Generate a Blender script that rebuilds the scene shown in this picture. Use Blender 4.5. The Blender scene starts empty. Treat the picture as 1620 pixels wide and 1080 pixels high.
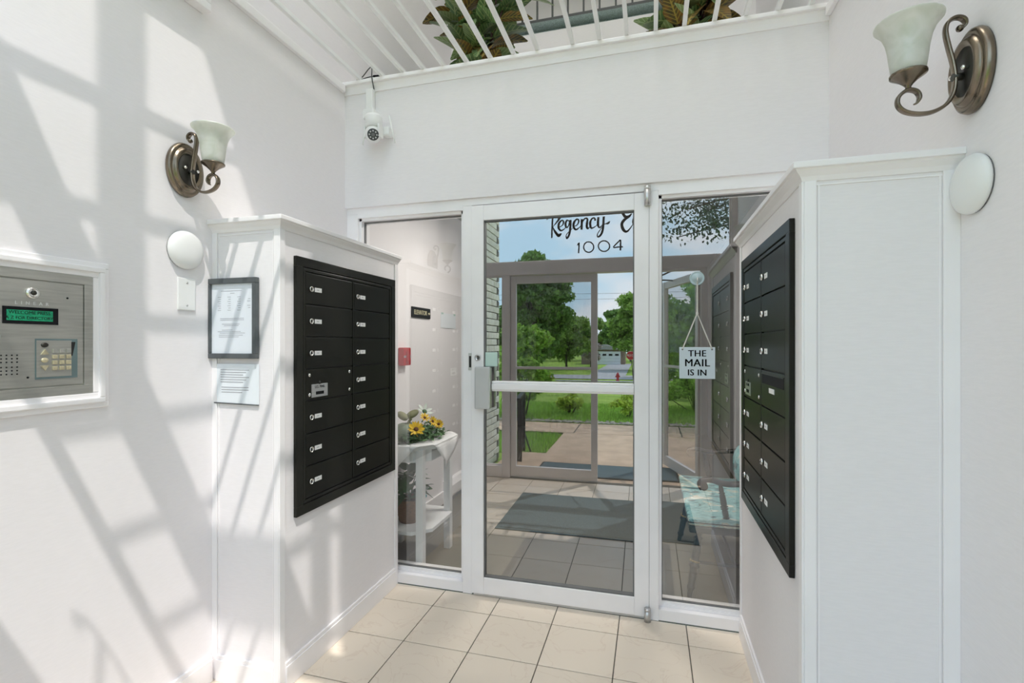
import bpy, bmesh, math, random
import numpy as np
from mathutils import Vector, Matrix, Euler
C = bpy.context.collection
SC = bpy.context.scene
PI = math.pi
random.seed(7)

# ------------------------------------------------------------------ camera, sky, sun, exposure
F_PX, YAW, HORIZON, CX, CAM_H, CAM_D = 778.0, math.radians(15.67), 545.0, 811.0, 1.32, 2.45
cam_data = bpy.data.cameras.new('camera')
cam = bpy.data.objects.new('camera', cam_data); C.objects.link(cam)
cam_data.sensor_width = 36.0
cam_data.lens = 36.0 * F_PX / 1620.0
cam_data.shift_x = (810.0 - CX) / 1620.0
cam_data.shift_y = (HORIZON - 540.0) / 1620.0
cam_data.clip_start = 0.02
cam_data.clip_end = 600
cam.location = (0, -CAM_D, CAM_H)
cam.rotation_euler = (PI / 2, 0, YAW)
SC.camera = cam

vs = SC.view_settings
vs.view_transform = 'Standard'; vs.look = 'None'; vs.gamma = 1.0; vs.use_curve_mapping = False
vs.exposure = 0.0
SC.cycles.caustics_reflective = False
SC.cycles.caustics_refractive = False
SC.cycles.max_bounces = 14
SC.cycles.diffuse_bounces = 7
SC.cycles.transparent_max_bounces = 16
SC.cycles.sample_clamp_indirect = 6.0

SUN_DIR = Vector((-0.352, 0.429, -1.0)).normalized()
sun_d = bpy.data.lights.new('sun', 'SUN'); sun_d.energy = 3.05; sun_d.angle = math.radians(0.55); sun_d.color = (1.0, 0.96, 0.9)
sun = bpy.data.objects.new('sun', sun_d); C.objects.link(sun)
sun.rotation_euler = SUN_DIR.to_track_quat('-Z', 'Y').to_euler()
sun.location = (5, -9, 14)

FILL_UP, FILL_LOBBY = 24.0, 20.0  # power of the added fill lamps over entry and lobby
SKY_STRENGTH = 2.5
w = bpy.data.worlds.new('world'); SC.world = w; w.use_nodes = True
nt = w.node_tree; nt.nodes.clear()
def N(t, **k):
    n = nt.nodes.new(t)
    for a, b in k.items(): setattr(n, a, b)
    return n
tc = N('ShaderNodeTexCoord'); sep = N('ShaderNodeSeparateXYZ'); nt.links.new(tc.outputs['Generated'], sep.inputs[0])
ramp = N('ShaderNodeValToRGB'); e = ramp.color_ramp.elements
e[0].position = 0.0; e[0].color = (0.54, 0.80, 0.94, 1); e[1].position = 0.9; e[1].color = (0.44, 0.67, 0.94, 1)
nt.links.new(sep.outputs['Z'], ramp.inputs[0])
mp = N('ShaderNodeMapping'); mp.inputs['Scale'].default_value = (2.2, 2.2, 5.0); nt.links.new(tc.outputs['Generated'], mp.inputs[0])
nz = N('ShaderNodeTexNoise'); nz.inputs['Scale'].default_value = 1.6; nz.inputs['Detail'].default_value = 7; nz.inputs['Roughness'].default_value = 0.55
nt.links.new(mp.outputs[0], nz.inputs['Vector'])
cr = N('ShaderNodeValToRGB'); cr.color_ramp.elements[0].position = 0.46; cr.color_ramp.elements[0].color = (0, 0, 0, 1); cr.color_ramp.elements[1].position = 0.68; cr.color_ramp.elements[1].color = (1, 1, 1, 1)
nt.links.new(nz.outputs['Fac'], cr.inputs[0])
mx = N('ShaderNodeMixRGB'); mx.inputs[2].default_value = (1.0, 1.0, 1.0, 1)
nt.links.new(cr.outputs[0], mx.inputs[0]); nt.links.new(ramp.outputs[0], mx.inputs[1])
bg = N('ShaderNodeBackground'); bg.inputs['Strength'].default_value = SKY_STRENGTH; nt.links.new(mx.outputs[0], bg.inputs[0])
wo = N('ShaderNodeOutputWorld'); nt.links.new(bg.outputs[0], wo.inputs[0])

# ------------------------------------------------------------------ materials
MATS = {}
def mat(name, color, rough=0.5, metal=0.0, spec=0.5, noise=0.0, nscale=8.0, stretch=(1, 1, 1), bump=0.0, bscale=200.0, bstretch=(1, 1, 1), coord='Object', color2=None, island=0.0, trans=0.0, coat=0.0, emit=0.0, objrand=0.0):
    m = bpy.data.materials.new(name); m.use_nodes = True
    t = m.node_tree; b = t.nodes['Principled BSDF']
    b.inputs['Base Color'].default_value = (*color, 1); b.inputs['Roughness'].default_value = rough
    b.inputs['Metallic'].default_value = metal; b.inputs['Specular IOR Level'].default_value = spec
    b.inputs['Coat Weight'].default_value = coat
    if trans: b.inputs['Transmission Weight'].default_value = trans
    if emit:
        b.inputs['Emission Color'].default_value = (*color, 1); b.inputs['Emission Strength'].default_value = emit
    co = t.nodes.new('ShaderNodeTexCoord')
    last = None
    if noise or color2 is not None:
        p = t.nodes.new('ShaderNodeMapping'); p.inputs['Scale'].default_value = stretch
        t.links.new(co.outputs[coord], p.inputs[0])
        n = t.nodes.new('ShaderNodeTexNoise'); n.inputs['Scale'].default_value = nscale; n.inputs['Detail'].default_value = 5
        t.links.new(p.outputs[0], n.inputs['Vector'])
        r = t.nodes.new('ShaderNodeValToRGB')
        c2 = color2 if color2 is not None else tuple(min(1, c * (1 + noise)) for c in color)
        c1 = color if color2 is not None else tuple(c * (1 - noise) for c in color)
        r.color_ramp.elements[0].position = 0.36; r.color_ramp.elements[1].position = 0.64
        r.color_ramp.elements[0].color = (*c1, 1); r.color_ramp.elements[1].color = (*c2, 1)
        t.links.new(n.outputs['Fac'], r.inputs[0]); last = r.outputs[0]
    if island or objrand:
        if island:
            g = t.nodes.new('ShaderNodeNewGeometry'); src = g.outputs['Random Per Island']; amt = island
        else:
            g = t.nodes.new('ShaderNodeObjectInfo'); src = g.outputs['Random']; amt = objrand
        h = t.nodes.new('ShaderNodeHueSaturation')
        mr = t.nodes.new('ShaderNodeMapRange'); mr.inputs['To Min'].default_value = 1 - amt; mr.inputs['To Max'].default_value = 1 + amt
        t.links.new(src, mr.inputs[0]); t.links.new(mr.outputs[0], h.inputs['Value'])
        if last is not None: t.links.new(last, h.inputs['Color'])
        else: h.inputs['Color'].default_value = (*color, 1)
        last = h.outputs[0]
    if last is not None: t.links.new(last, b.inputs['Base Color'])
    if bump:
        p = t.nodes.new('ShaderNodeMapping'); p.inputs['Scale'].default_value = bstretch
        t.links.new(co.outputs[coord], p.inputs[0])
        n = t.nodes.new('ShaderNodeTexNoise'); n.inputs['Scale'].default_value = bscale; n.inputs['Detail'].default_value = 3
        t.links.new(p.outputs[0], n.inputs['Vector'])
        bp = t.nodes.new('ShaderNodeBump'); bp.inputs['Strength'].default_value = bump; bp.inputs['Distance'].default_value = 0.002
        t.links.new(n.outputs['Fac'], bp.inputs['Height']); t.links.new(bp.outputs[0], b.inputs['Normal'])
    MATS[name] = m
    return m

M = {}
M['wall'] = mat('white_linen_wallcovering', (0.85, 0.82, 0.832), 0.75, spec=0.25, noise=0.012, nscale=30, stretch=(1, 1, 7), bump=0.10, bscale=140, bstretch=(1, 1, 7))
M['trim'] = mat('white_painted_trim', (0.91, 0.885, 0.895), 0.38, spec=0.4, noise=0.015, nscale=5)
M['frame'] = mat('white_enamelled_aluminium', (0.945, 0.92, 0.93), 0.3, spec=0.5, noise=0.02, nscale=6)
M['gasket'] = mat('grey_glazing_gasket', (0.16, 0.16, 0.16), 0.6, noise=0.1)
M['alu'] = mat('brushed_aluminium', (0.62, 0.62, 0.62), 0.32, metal=0.85, noise=0.06, nscale=20, stretch=(1, 1, 12))
M['plate'] = mat('grey_painted_pull_plate', (0.56, 0.56, 0.56), 0.42, metal=0.1, noise=0.03)
M['facade'] = mat('grey_anodised_aluminium', (0.82, 0.77, 0.75), 0.4, metal=0.05, noise=0.03, nscale=7)
M['lattice'] = mat('white_lattice_paint', (0.88, 0.88, 0.88), 0.4, noise=0.02)
M['chrome'] = mat('chrome', (0.86, 0.85, 0.82), 0.16, metal=1.0, noise=0.03)
M['steel'] = mat('brushed_stainless_steel', (0.56, 0.56, 0.52), 0.36, metal=0.85, noise=0.08, nscale=10, stretch=(1, 1, 14), bump=0.1, bscale=120, bstretch=(1, 1, 14))
M['mailbox'] = mat('dark_bronze_mailbox_enamel', (0.012, 0.012, 0.009), 0.32, metal=0.0, spec=0.17, noise=0.12, nscale=5, bump=0.12, bscale=300)
M['mailframe'] = mat('dark_bronze_mailbox_frame', (0.015, 0.015, 0.012), 0.30, metal=0.0, spec=0.22, noise=0.1, nscale=5)
M['label'] = mat('white_label_paper', (0.85, 0.85, 0.84), 0.5, noise=0.02)
M['ink'] = mat('black_ink', (0.010, 0.010, 0.012), 0.6, spec=0.15, noise=0.05)
M['greyink'] = mat('grey_printed_text', (0.42, 0.43, 0.46), 0.6, noise=0.05)
M['black'] = mat('matte_black', (0.012, 0.012, 0.012), 0.5, noise=0.1)
M['bronze'] = mat('oil_rubbed_bronze', (0.22, 0.18, 0.135), 0.26, metal=0.9, noise=0.35, nscale=9)
M['bronzedark'] = mat('dark_bronze_recess', (0.05, 0.048, 0.042), 0.4, metal=0.7, noise=0.2, nscale=14)
M['paper'] = mat('white_paper', (0.82, 0.86, 0.9), 0.6, noise=0.01)
M['docframe'] = mat('dark_grey_document_frame', (0.085, 0.095, 0.10), 0.4, noise=0.12, nscale=20)
M['plastic'] = mat('white_plastic', (0.85, 0.85, 0.84), 0.35, noise=0.01)
M['lcd'] = mat('green_lcd_screen', (0.02, 0.32, 0.16), 0.25, noise=0.25, nscale=40, emit=0.06)
M['key'] = mat('pale_gold_keypad_button', (0.62, 0.56, 0.38), 0.3, metal=0.5, noise=0.15, nscale=60)  # pale gold button colour, slightly mottled
M['teal_edge'] = mat('blue_grey_recess_wall', (0.20, 0.28, 0.29), 0.3, metal=0.6, noise=0.1)
M['carpet'] = mat('grey_green_carpet', (0.21, 0.265, 0.255), 0.95, spec=0.05, noise=0.25, nscale=160, bump=0.7, bscale=300)
M['lobbycarpet'] = mat('olive_speckled_carpet', (0.15, 0.14, 0.115), 0.95, spec=0.05, noise=0.35, nscale=240, bump=0.6, bscale=300)
M['railgrey'] = mat('dark_grey_railing', (0.05, 0.055, 0.055), 0.5, noise=0.1)
M['lobbywall'] = mat('grey_lobby_wall_paint', (0.62, 0.62, 0.63), 0.7, spec=0.2, noise=0.02, bump=0.1, bscale=90)
M['lobby_dark'] = mat('darkened_lobby_panelling', (0.035, 0.028, 0.02), 0.55, spec=0.3, noise=0.3, nscale=4, stretch=(8, 8, 1))  # panelling darkened in colour, standing in for the unlit lobby depth
M['white_wood'] = mat('white_painted_wood', (0.82, 0.82, 0.82), 0.45, noise=0.02)
M['cloth'] = mat('white_cotton_cloth', (0.84, 0.83, 0.83), 0.9, spec=0.1, noise=0.02, bump=0.4, bscale=350)
M['mat_grey'] = mat('grey_teal_walk_off_mat', (0.12, 0.17, 0.19), 0.95, spec=0.08, noise=0.18, nscale=90, bump=0.8, bscale=260)
M['mat_edge'] = mat('black_rubber_mat_edge', (0.018, 0.022, 0.026), 0.7, noise=0.15)
M['concrete'] = mat('tan_concrete', (0.66, 0.48, 0.34), 0.85, spec=0.2, noise=0.12, nscale=5, bump=0.4, bscale=90)
M['asphalt'] = mat('pale_asphalt', (0.42, 0.41, 0.40), 0.9, noise=0.12, nscale=3)
M['iron'] = mat('black_wrought_iron', (0.012, 0.012, 0.013), 0.45, metal=0.3, noise=0.15)
M['red'] = mat('red_enamel', (0.45, 0.02, 0.03), 0.35, noise=0.06)
M['bark'] = mat('grey_brown_bark', (0.075, 0.06, 0.045), 0.9, noise=0.3, nscale=6, stretch=(4, 4, 1), bump=0.6, bscale=30)
def leafmat(name, color):
    m = mat(name, color, 0.55, island=0.5); t = m.node_tree; b = t.nodes['Principled BSDF']; o = t.nodes['Material Output']
    src = b.inputs['Base Color'].links[0].from_socket
    tl = t.nodes.new('ShaderNodeBsdfTranslucent'); t.links.new(src, tl.inputs[0])
    ms = t.nodes.new('ShaderNodeMixShader'); ms.inputs[0].default_value = 0.42
    t.links.new(b.outputs[0], ms.inputs[1]); t.links.new(tl.outputs[0], ms.inputs[2]); t.links.new(ms.outputs[0], o.inputs[0]); return m
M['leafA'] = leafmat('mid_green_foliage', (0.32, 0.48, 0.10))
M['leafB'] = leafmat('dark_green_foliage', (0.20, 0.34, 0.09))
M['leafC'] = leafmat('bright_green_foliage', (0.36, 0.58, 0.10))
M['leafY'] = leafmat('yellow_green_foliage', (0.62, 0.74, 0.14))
M['leafD'] = mat('dark_blue_green_foliage', (0.055, 0.105, 0.06), 0.5, island=0.5)  # dark blue-green leaf colour, varied from leaf to leaf
M['blossom'] = mat('pale_pink_blossom', (0.55, 0.46, 0.45), 0.6, island=0.3)
M['mulch'] = mat('pale_stone_edging', (0.50, 0.44, 0.38), 0.9, noise=0.3, nscale=30, island=0.35)
M['garage'] = mat('white_garage_door', (0.72, 0.73, 0.75), 0.5, noise=0.03)
M['siding'] = mat('tan_brick_house_wall', (0.28, 0.2, 0.15), 0.8, noise=0.15, nscale=3)
M['roof'] = mat('grey_shingle_roof', (0.33, 0.31, 0.31), 0.9, noise=0.15, nscale=9)
M['mortar'] = mat('grey_mortar', (0.17, 0.165, 0.15), 0.9, noise=0.15, nscale=20)
M['brick'] = mat('white_painted_brick', (0.86, 0.87, 0.76), 0.75, spec=0.25, noise=0.07, nscale=12, bump=0.5, bscale=70, objrand=0.09)
M['grout'] = mat('dark_grey_grout', (0.14, 0.125, 0.105), 0.9, noise=0.15, nscale=30)
M['soil'] = mat('potting_soil', (0.05, 0.035, 0.025), 0.95, noise=0.3, nscale=40)
M['pot'] = mat('glazed_plant_pot', (0.30, 0.12, 0.07), 0.4, noise=0.1)
M['stem'] = mat('dark_plant_stem', (0.09, 0.04, 0.04), 0.6, noise=0.25, nscale=20)
M['petal'] = mat('sunflower_petal', (0.85, 0.55, 0.02), 0.5, noise=0.12, nscale=30)
M['seedhead'] = mat('sunflower_seed_head', (0.11, 0.04, 0.015), 0.8, noise=0.3, nscale=80)
M['sage'] = mat('sage_green_ceramic', (0.23, 0.29, 0.20), 0.55, noise=0.12, nscale=9)
M['sagebrown'] = mat('olive_brown_leaf_felt', (0.22, 0.22, 0.12), 0.7, noise=0.15, nscale=20)
M['garland'] = mat('dark_green_garland', (0.05, 0.13, 0.04), 0.55, island=0.5)
M['wicker'] = mat('brown_wicker', (0.20, 0.09, 0.035), 0.6, noise=0.35, nscale=60, stretch=(1, 1, 3), bump=0.8, bscale=120)
M['teal'] = mat('turquoise_ribbon', (0.02, 0.42, 0.50), 0.4, noise=0.1)
M['whitepetal'] = mat('white_silk_petal', (0.72, 0.78, 0.70), 0.6, noise=0.05)
M['benchblack'] = mat('black_painted_wood', (0.016, 0.016, 0.017), 0.35, noise=0.2, nscale=20)
M['gold'] = mat('gold_painted_line', (0.45, 0.30, 0.10), 0.4, metal=0.4, noise=0.1)
M['brass'] = mat('brass_lettering', (0.80, 0.74, 0.50), 0.4, metal=0.1, noise=0.1)
M['signwhite'] = mat('pale_blue_white_sign', (0.72, 0.80, 0.86), 0.45, noise=0.01)
M['cord'] = mat('white_twisted_cord', (0.75, 0.73, 0.68), 0.8, noise=0.1, nscale=200, stretch=(1, 1, 2))
M['cup'] = mat('translucent_suction_cup', (0.50, 0.62, 0.66), 0.15, noise=0.05)
M['gluetape'] = mat('pale_green_plastic_holder', (0.55, 0.72, 0.66), 0.2, noise=0.03)
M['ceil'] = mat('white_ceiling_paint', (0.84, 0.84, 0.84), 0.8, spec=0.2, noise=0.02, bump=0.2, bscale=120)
M['doorfoil'] = mat('letter_paint', (0.012, 0.014, 0.018), 0.6, spec=0.1, noise=0.1)
M['lobbyceil'] = mat('darkened_lobby_ceiling', (0.16, 0.15, 0.135), 0.9, spec=0.1, noise=0.08, nscale=30)  # lobby gloom put into the ceiling colour, to stay dark behind the glass
M['fill_diffuser'] = mat('added_lamp_diffuser', (1.0, 0.97, 0.92), 0.5, emit=3.0, noise=0.01)  # glowing face of the added fill lamps

def glass(name, refl, tint, coat_rough=0.0):
    m = bpy.data.materials.new(name); m.use_nodes = True; t = m.node_tree; t.nodes.clear()
    tr = t.nodes.new('ShaderNodeBsdfTransparent'); tr.inputs[0].default_value = (*tint, 1)
    gl = t.nodes.new('ShaderNodeBsdfGlossy'); gl.inputs['Roughness'].default_value = coat_rough; gl.inputs[0].default_value = (0.97, 0.98, 1.0, 1)
    mixn = t.nodes.new('ShaderNodeMixShader'); mixn.inputs[0].default_value = refl
    o = t.nodes.new('ShaderNodeOutputMaterial')
    t.links.new(tr.outputs[0], mixn.inputs[1]); t.links.new(gl.outputs[0], mixn.inputs[2]); t.links.new(mixn.outputs[0], o.inputs[0])
    return m
M['mirrorglass'] = glass('reflective_tinted_glass', 0.32, (0.92, 0.93, 0.91))
M['sideglass'] = glass('lightly_reflective_sidelight_glass', 0.19, (0.94, 0.95, 0.93))
M['sideglass2'] = glass('reflective_sidelight_glass', 0.26, (0.94, 0.95, 0.93))
M['paneglass'] = glass('clear_glass', 0.05, (0.99, 0.99, 0.99))
M['tintglass'] = glass('light_grey_door_glass', 0.07, (0.74, 0.72, 0.72))
M['pictureglass'] = glass('picture_glass', 0.04, (0.99, 0.99, 1.0))

def tile_mat(name, base, vein, rough):
    m = bpy.data.materials.new(name); m.use_nodes = True; t = m.node_tree; b = t.nodes['Principled BSDF']
    co = t.nodes.new('ShaderNodeTexCoord'); oi = t.nodes.new('ShaderNodeObjectInfo')
    va = t.nodes.new('ShaderNodeVectorMath'); va.operation = 'ADD'
    mu = t.nodes.new('ShaderNodeMath'); mu.operation = 'MULTIPLY'; mu.inputs[1].default_value = 37.0
    t.links.new(oi.outputs['Random'], mu.inputs[0]); t.links.new(co.outputs['Object'], va.inputs[0]); t.links.new(mu.outputs[0], va.inputs[1])
    n1 = t.nodes.new('ShaderNodeTexNoise'); n1.inputs['Scale'].default_value = 5.5; n1.inputs['Detail'].default_value = 8; n1.inputs['Distortion'].default_value = 0.8
    t.links.new(va.outputs[0], n1.inputs['Vector'])
    sub = t.nodes.new('ShaderNodeMath'); sub.operation = 'SUBTRACT'; sub.inputs[1].default_value = 0.5
    ab = t.nodes.new('ShaderNodeMath'); ab.operation = 'ABSOLUTE'
    t.links.new(n1.outputs['Fac'], sub.inputs[0]); t.links.new(sub.outputs[0], ab.inputs[0])
    r = t.nodes.new('ShaderNodeValToRGB'); r.color_ramp.elements[0].position = 0.0; r.color_ramp.elements[0].color = (*vein, 1)
    r.color_ramp.elements[1].position = 0.014; r.color_ramp.elements[1].color = (*base, 1)
    t.links.new(ab.outputs[0], r.inputs[0])
    n2 = t.nodes.new('ShaderNodeTexNoise'); n2.inputs['Scale'].default_value = 3.0; n2.inputs['Detail'].default_value = 4
    t.links.new(va.outputs[0], n2.inputs['Vector'])
    mm = t.nodes.new('ShaderNodeMapRange'); mm.inputs['To Min'].default_value = 0.25; mm.inputs['To Max'].default_value = 0.75
    t.links.new(n2.outputs['Fac'], mm.inputs[0])
    mxn = t.nodes.new('ShaderNodeMixRGB'); mxn.inputs[1].default_value = (*base, 1)
    t.links.new(mm.outputs[0], mxn.inputs[0]); t.links.new(r.outputs[0], mxn.inputs[2])
    h = t.nodes.new('ShaderNodeHueSaturation'); mr = t.nodes.new('ShaderNodeMapRange'); mr.inputs['To Min'].default_value = 0.96; mr.inputs['To Max'].default_value = 1.04
    t.links.new(oi.outputs['Random'], mr.inputs[0]); t.links.new(mr.outputs[0], h.inputs['Value']); t.links.new(mxn.outputs[0], h.inputs['Color'])
    t.links.new(h.outputs[0], b.inputs['Base Color']); b.inputs['Roughness'].default_value = rough; b.inputs['Specular IOR Level'].default_value = 0.3
    return m
M['tile'] = tile_mat('beige_marbled_floor_tile', (0.80, 0.70, 0.585), (0.69, 0.565, 0.46), 0.34)

def lawn_mat():
    m = bpy.data.materials.new('lawn_grass'); m.use_nodes = True; t = m.node_tree; b = t.nodes['Principled BSDF']
    co = t.nodes.new('ShaderNodeTexCoord'); n = t.nodes.new('ShaderNodeTexNoise'); n.inputs['Scale'].default_value = 0.6; n.inputs['Detail'].default_value = 10; n.inputs['Roughness'].default_value = 0.7
    t.links.new(co.outputs['Object'], n.inputs['Vector'])
    r = t.nodes.new('ShaderNodeValToRGB'); r.color_ramp.elements[0].position = 0.35; r.color_ramp.elements[0].color = (0.24, 0.40, 0.06, 1)
    r.color_ramp.elements[1].position = 0.65; r.color_ramp.elements[1].color = (0.46, 0.62, 0.13, 1)
    t.links.new(n.outputs['Fac'], r.inputs[0]); t.links.new(r.outputs[0], b.inputs['Base Color']); b.inputs['Roughness'].default_value = 0.9; b.inputs['Specular IOR Level'].default_value = 0.1
    n2 = t.nodes.new('ShaderNodeTexNoise'); n2.inputs['Scale'].default_value = 40; n2.inputs['Detail'].default_value = 4
    t.links.new(co.outputs['Object'], n2.inputs['Vector']); bp = t.nodes.new('ShaderNodeBump'); bp.inputs['Strength'].default_value = 1.0; bp.inputs['Distance'].default_value = 0.05
    t.links.new(n2.outputs['Fac'], bp.inputs['Height']); t.links.new(bp.outputs[0], b.inputs['Normal'])
    return m
M['lawn'] = lawn_mat()

def shade_mat():
    m = bpy.data.materials.new('frosted_alabaster_glass'); m.use_nodes = True; t = m.node_tree; t.nodes.clear()
    co = t.nodes.new('ShaderNodeTexCoord'); n = t.nodes.new('ShaderNodeTexNoise'); n.inputs['Scale'].default_value = 14; n.inputs['Detail'].default_value = 6; n.inputs['Distortion'].default_value = 1.5
    t.links.new(co.outputs['Object'], n.inputs['Vector'])
    r = t.nodes.new('ShaderNodeValToRGB'); r.color_ramp.elements[0].position = 0.35; r.color_ramp.elements[0].color = (0.78, 0.80, 0.73, 1)
    r.color_ramp.elements[1].position = 0.65; r.color_ramp.elements[1].color = (0.90, 0.905, 0.87, 1)
    t.links.new(n.outputs['Fac'], r.inputs[0])
    d = t.nodes.new('ShaderNodeBsdfDiffuse'); tl = t.nodes.new('ShaderNodeBsdfTranslucent'); gl = t.nodes.new('ShaderNodeBsdfGlossy'); gl.inputs['Roughness'].default_value = 0.25
    for x in (d, tl): t.links.new(r.outputs[0], x.inputs[0])
    m1 = t.nodes.new('ShaderNodeMixShader'); m1.inputs[0].default_value = 0.5; m2 = t.nodes.new('ShaderNodeMixShader'); m2.inputs[0].default_value = 0.06
    t.links.new(d.outputs[0], m1.inputs[1]); t.links.new(tl.outputs[0], m1.inputs[2]); t.links.new(m1.outputs[0], m2.inputs[1]); t.links.new(gl.outputs[0], m2.inputs[2])
    o = t.nodes.new('ShaderNodeOutputMaterial'); t.links.new(m2.outputs[0], o.inputs[0])
    return m
M['shade'] = shade_mat()

def croton_mat(name, base, vein, edge):
    # leaf along local x (0..1 of Generated), veins slanting off the midrib
    m = bpy.data.materials.new(name); m.use_nodes = True; t = m.node_tree; b = t.nodes['Principled BSDF']
    co = t.nodes.new('ShaderNodeTexCoord'); sp = t.nodes.new('ShaderNodeSeparateXYZ'); t.links.new(co.outputs['Generated'], sp.inputs[0])
    def mth(op, a, bb=None):
        n = t.nodes.new('ShaderNodeMath'); n.operation = op
        for i, v in enumerate((a, bb)):
            if v is None: continue
            if isinstance(v, (int, float)): n.inputs[i].default_value = v
            else: t.links.new(v, n.inputs[i])
        return n.outputs[0]
    ay = mth('ABSOLUTE', mth('SUBTRACT', sp.outputs['Y'], 0.5))
    ph = mth('SINE', mth('MULTIPLY', mth('SUBTRACT', sp.outputs['X'], mth('MULTIPLY', ay, 0.55)), 52.0))
    v1 = mth('GREATER_THAN', ph, 0.72); v2 = mth('LESS_THAN', ay, 0.035)
    vv = mth('MAXIMUM', v1, v2)
    oi = t.nodes.new('ShaderNodeObjectInfo')
    n = t.nodes.new('ShaderNodeTexNoise'); n.inputs['Scale'].default_value = 3.0; t.links.new(co.outputs['Generated'], n.inputs['Vector'])
    r = t.nodes.new('ShaderNodeValToRGB'); r.color_ramp.elements[0].position = 0.4; r.color_ramp.elements[1].position = 0.62
    r.color_ramp.elements[0].color = (*base, 1); r.color_ramp.elements[1].color = (*edge, 1); t.links.new(n.outputs['Fac'], r.inputs[0])
    mxn = t.nodes.new('ShaderNodeMixRGB'); mxn.inputs[2].default_value = (*vein, 1); t.links.new(mth('MULTIPLY', vv, 0.75), mxn.inputs[0]); t.links.new(r.outputs[0], mxn.inputs[1])
    h = t.nodes.new('ShaderNodeHueSaturation'); mr = t.nodes.new('ShaderNodeMapRange'); mr.inputs['To Min'].default_value = 0.6; mr.inputs['To Max'].default_value = 1.35
    t.links.new(oi.outputs['Random'], mr.inputs[0]); t.links.new(mr.outputs[0], h.inputs['Value']); t.links.new(mxn.outputs[0], h.inputs['Color'])
    t.links.new(h.outputs[0], b.inputs['Base Color']); b.inputs['Roughness'].default_value = 0.35
    return m
M['cro1'] = croton_mat('croton_leaf_green', (0.10, 0.19, 0.075), (0.42, 0.50, 0.22), (0.16, 0.27, 0.11))
M['cro2'] = croton_mat('croton_leaf_rust', (0.11, 0.09, 0.04), (0.50, 0.36, 0.08), (0.26, 0.13, 0.04))
M['cro3'] = croton_mat('croton_leaf_pale', (0.26, 0.37, 0.16), (0.52, 0.60, 0.36), (0.34, 0.44, 0.19))

def floral_mat():
    m = bpy.data.materials.new('teal_floral_seat'); m.use_nodes = True; t = m.node_tree; b = t.nodes['Principled BSDF']
    co = t.nodes.new('ShaderNodeTexCoord')
    n = t.nodes.new('ShaderNodeTexNoise'); n.inputs['Scale'].default_value = 9; n.inputs['Detail'].default_value = 3; n.inputs['Distortion'].default_value = 1.0
    mp_ = t.nodes.new('ShaderNodeMapping'); mp_.inputs['Scale'].default_value = (1.0, 1.7, 1.0); t.links.new(co.outputs['Object'], mp_.inputs[0]); t.links.new(mp_.outputs[0], n.inputs['Vector'])
    r = t.nodes.new('ShaderNodeValToRGB'); els = r.color_ramp.elements
    els[0].position = 0.34; els[0].color = (0.07, 0.10, 0.11, 1); els[1].position = 0.68; els[1].color = (0.75, 0.80, 0.74, 1)
    for p_, c_ in ((0.41, (0.10, 0.28, 0.30)), (0.47, (0.30, 0.55, 0.55)), (0.54, (0.16, 0.36, 0.38)), (0.58, (0.34, 0.58, 0.58)), (0.63, (0.42, 0.38, 0.28))):
        q = els.new(p_); q.color = (*c_, 1)
    t.links.new(n.outputs['Fac'], r.inputs[0]); t.links.new(r.outputs[0], b.inputs['Base Color']); b.inputs['Roughness'].default_value = 0.6
    return m
M['floral'] = floral_mat()
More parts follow.
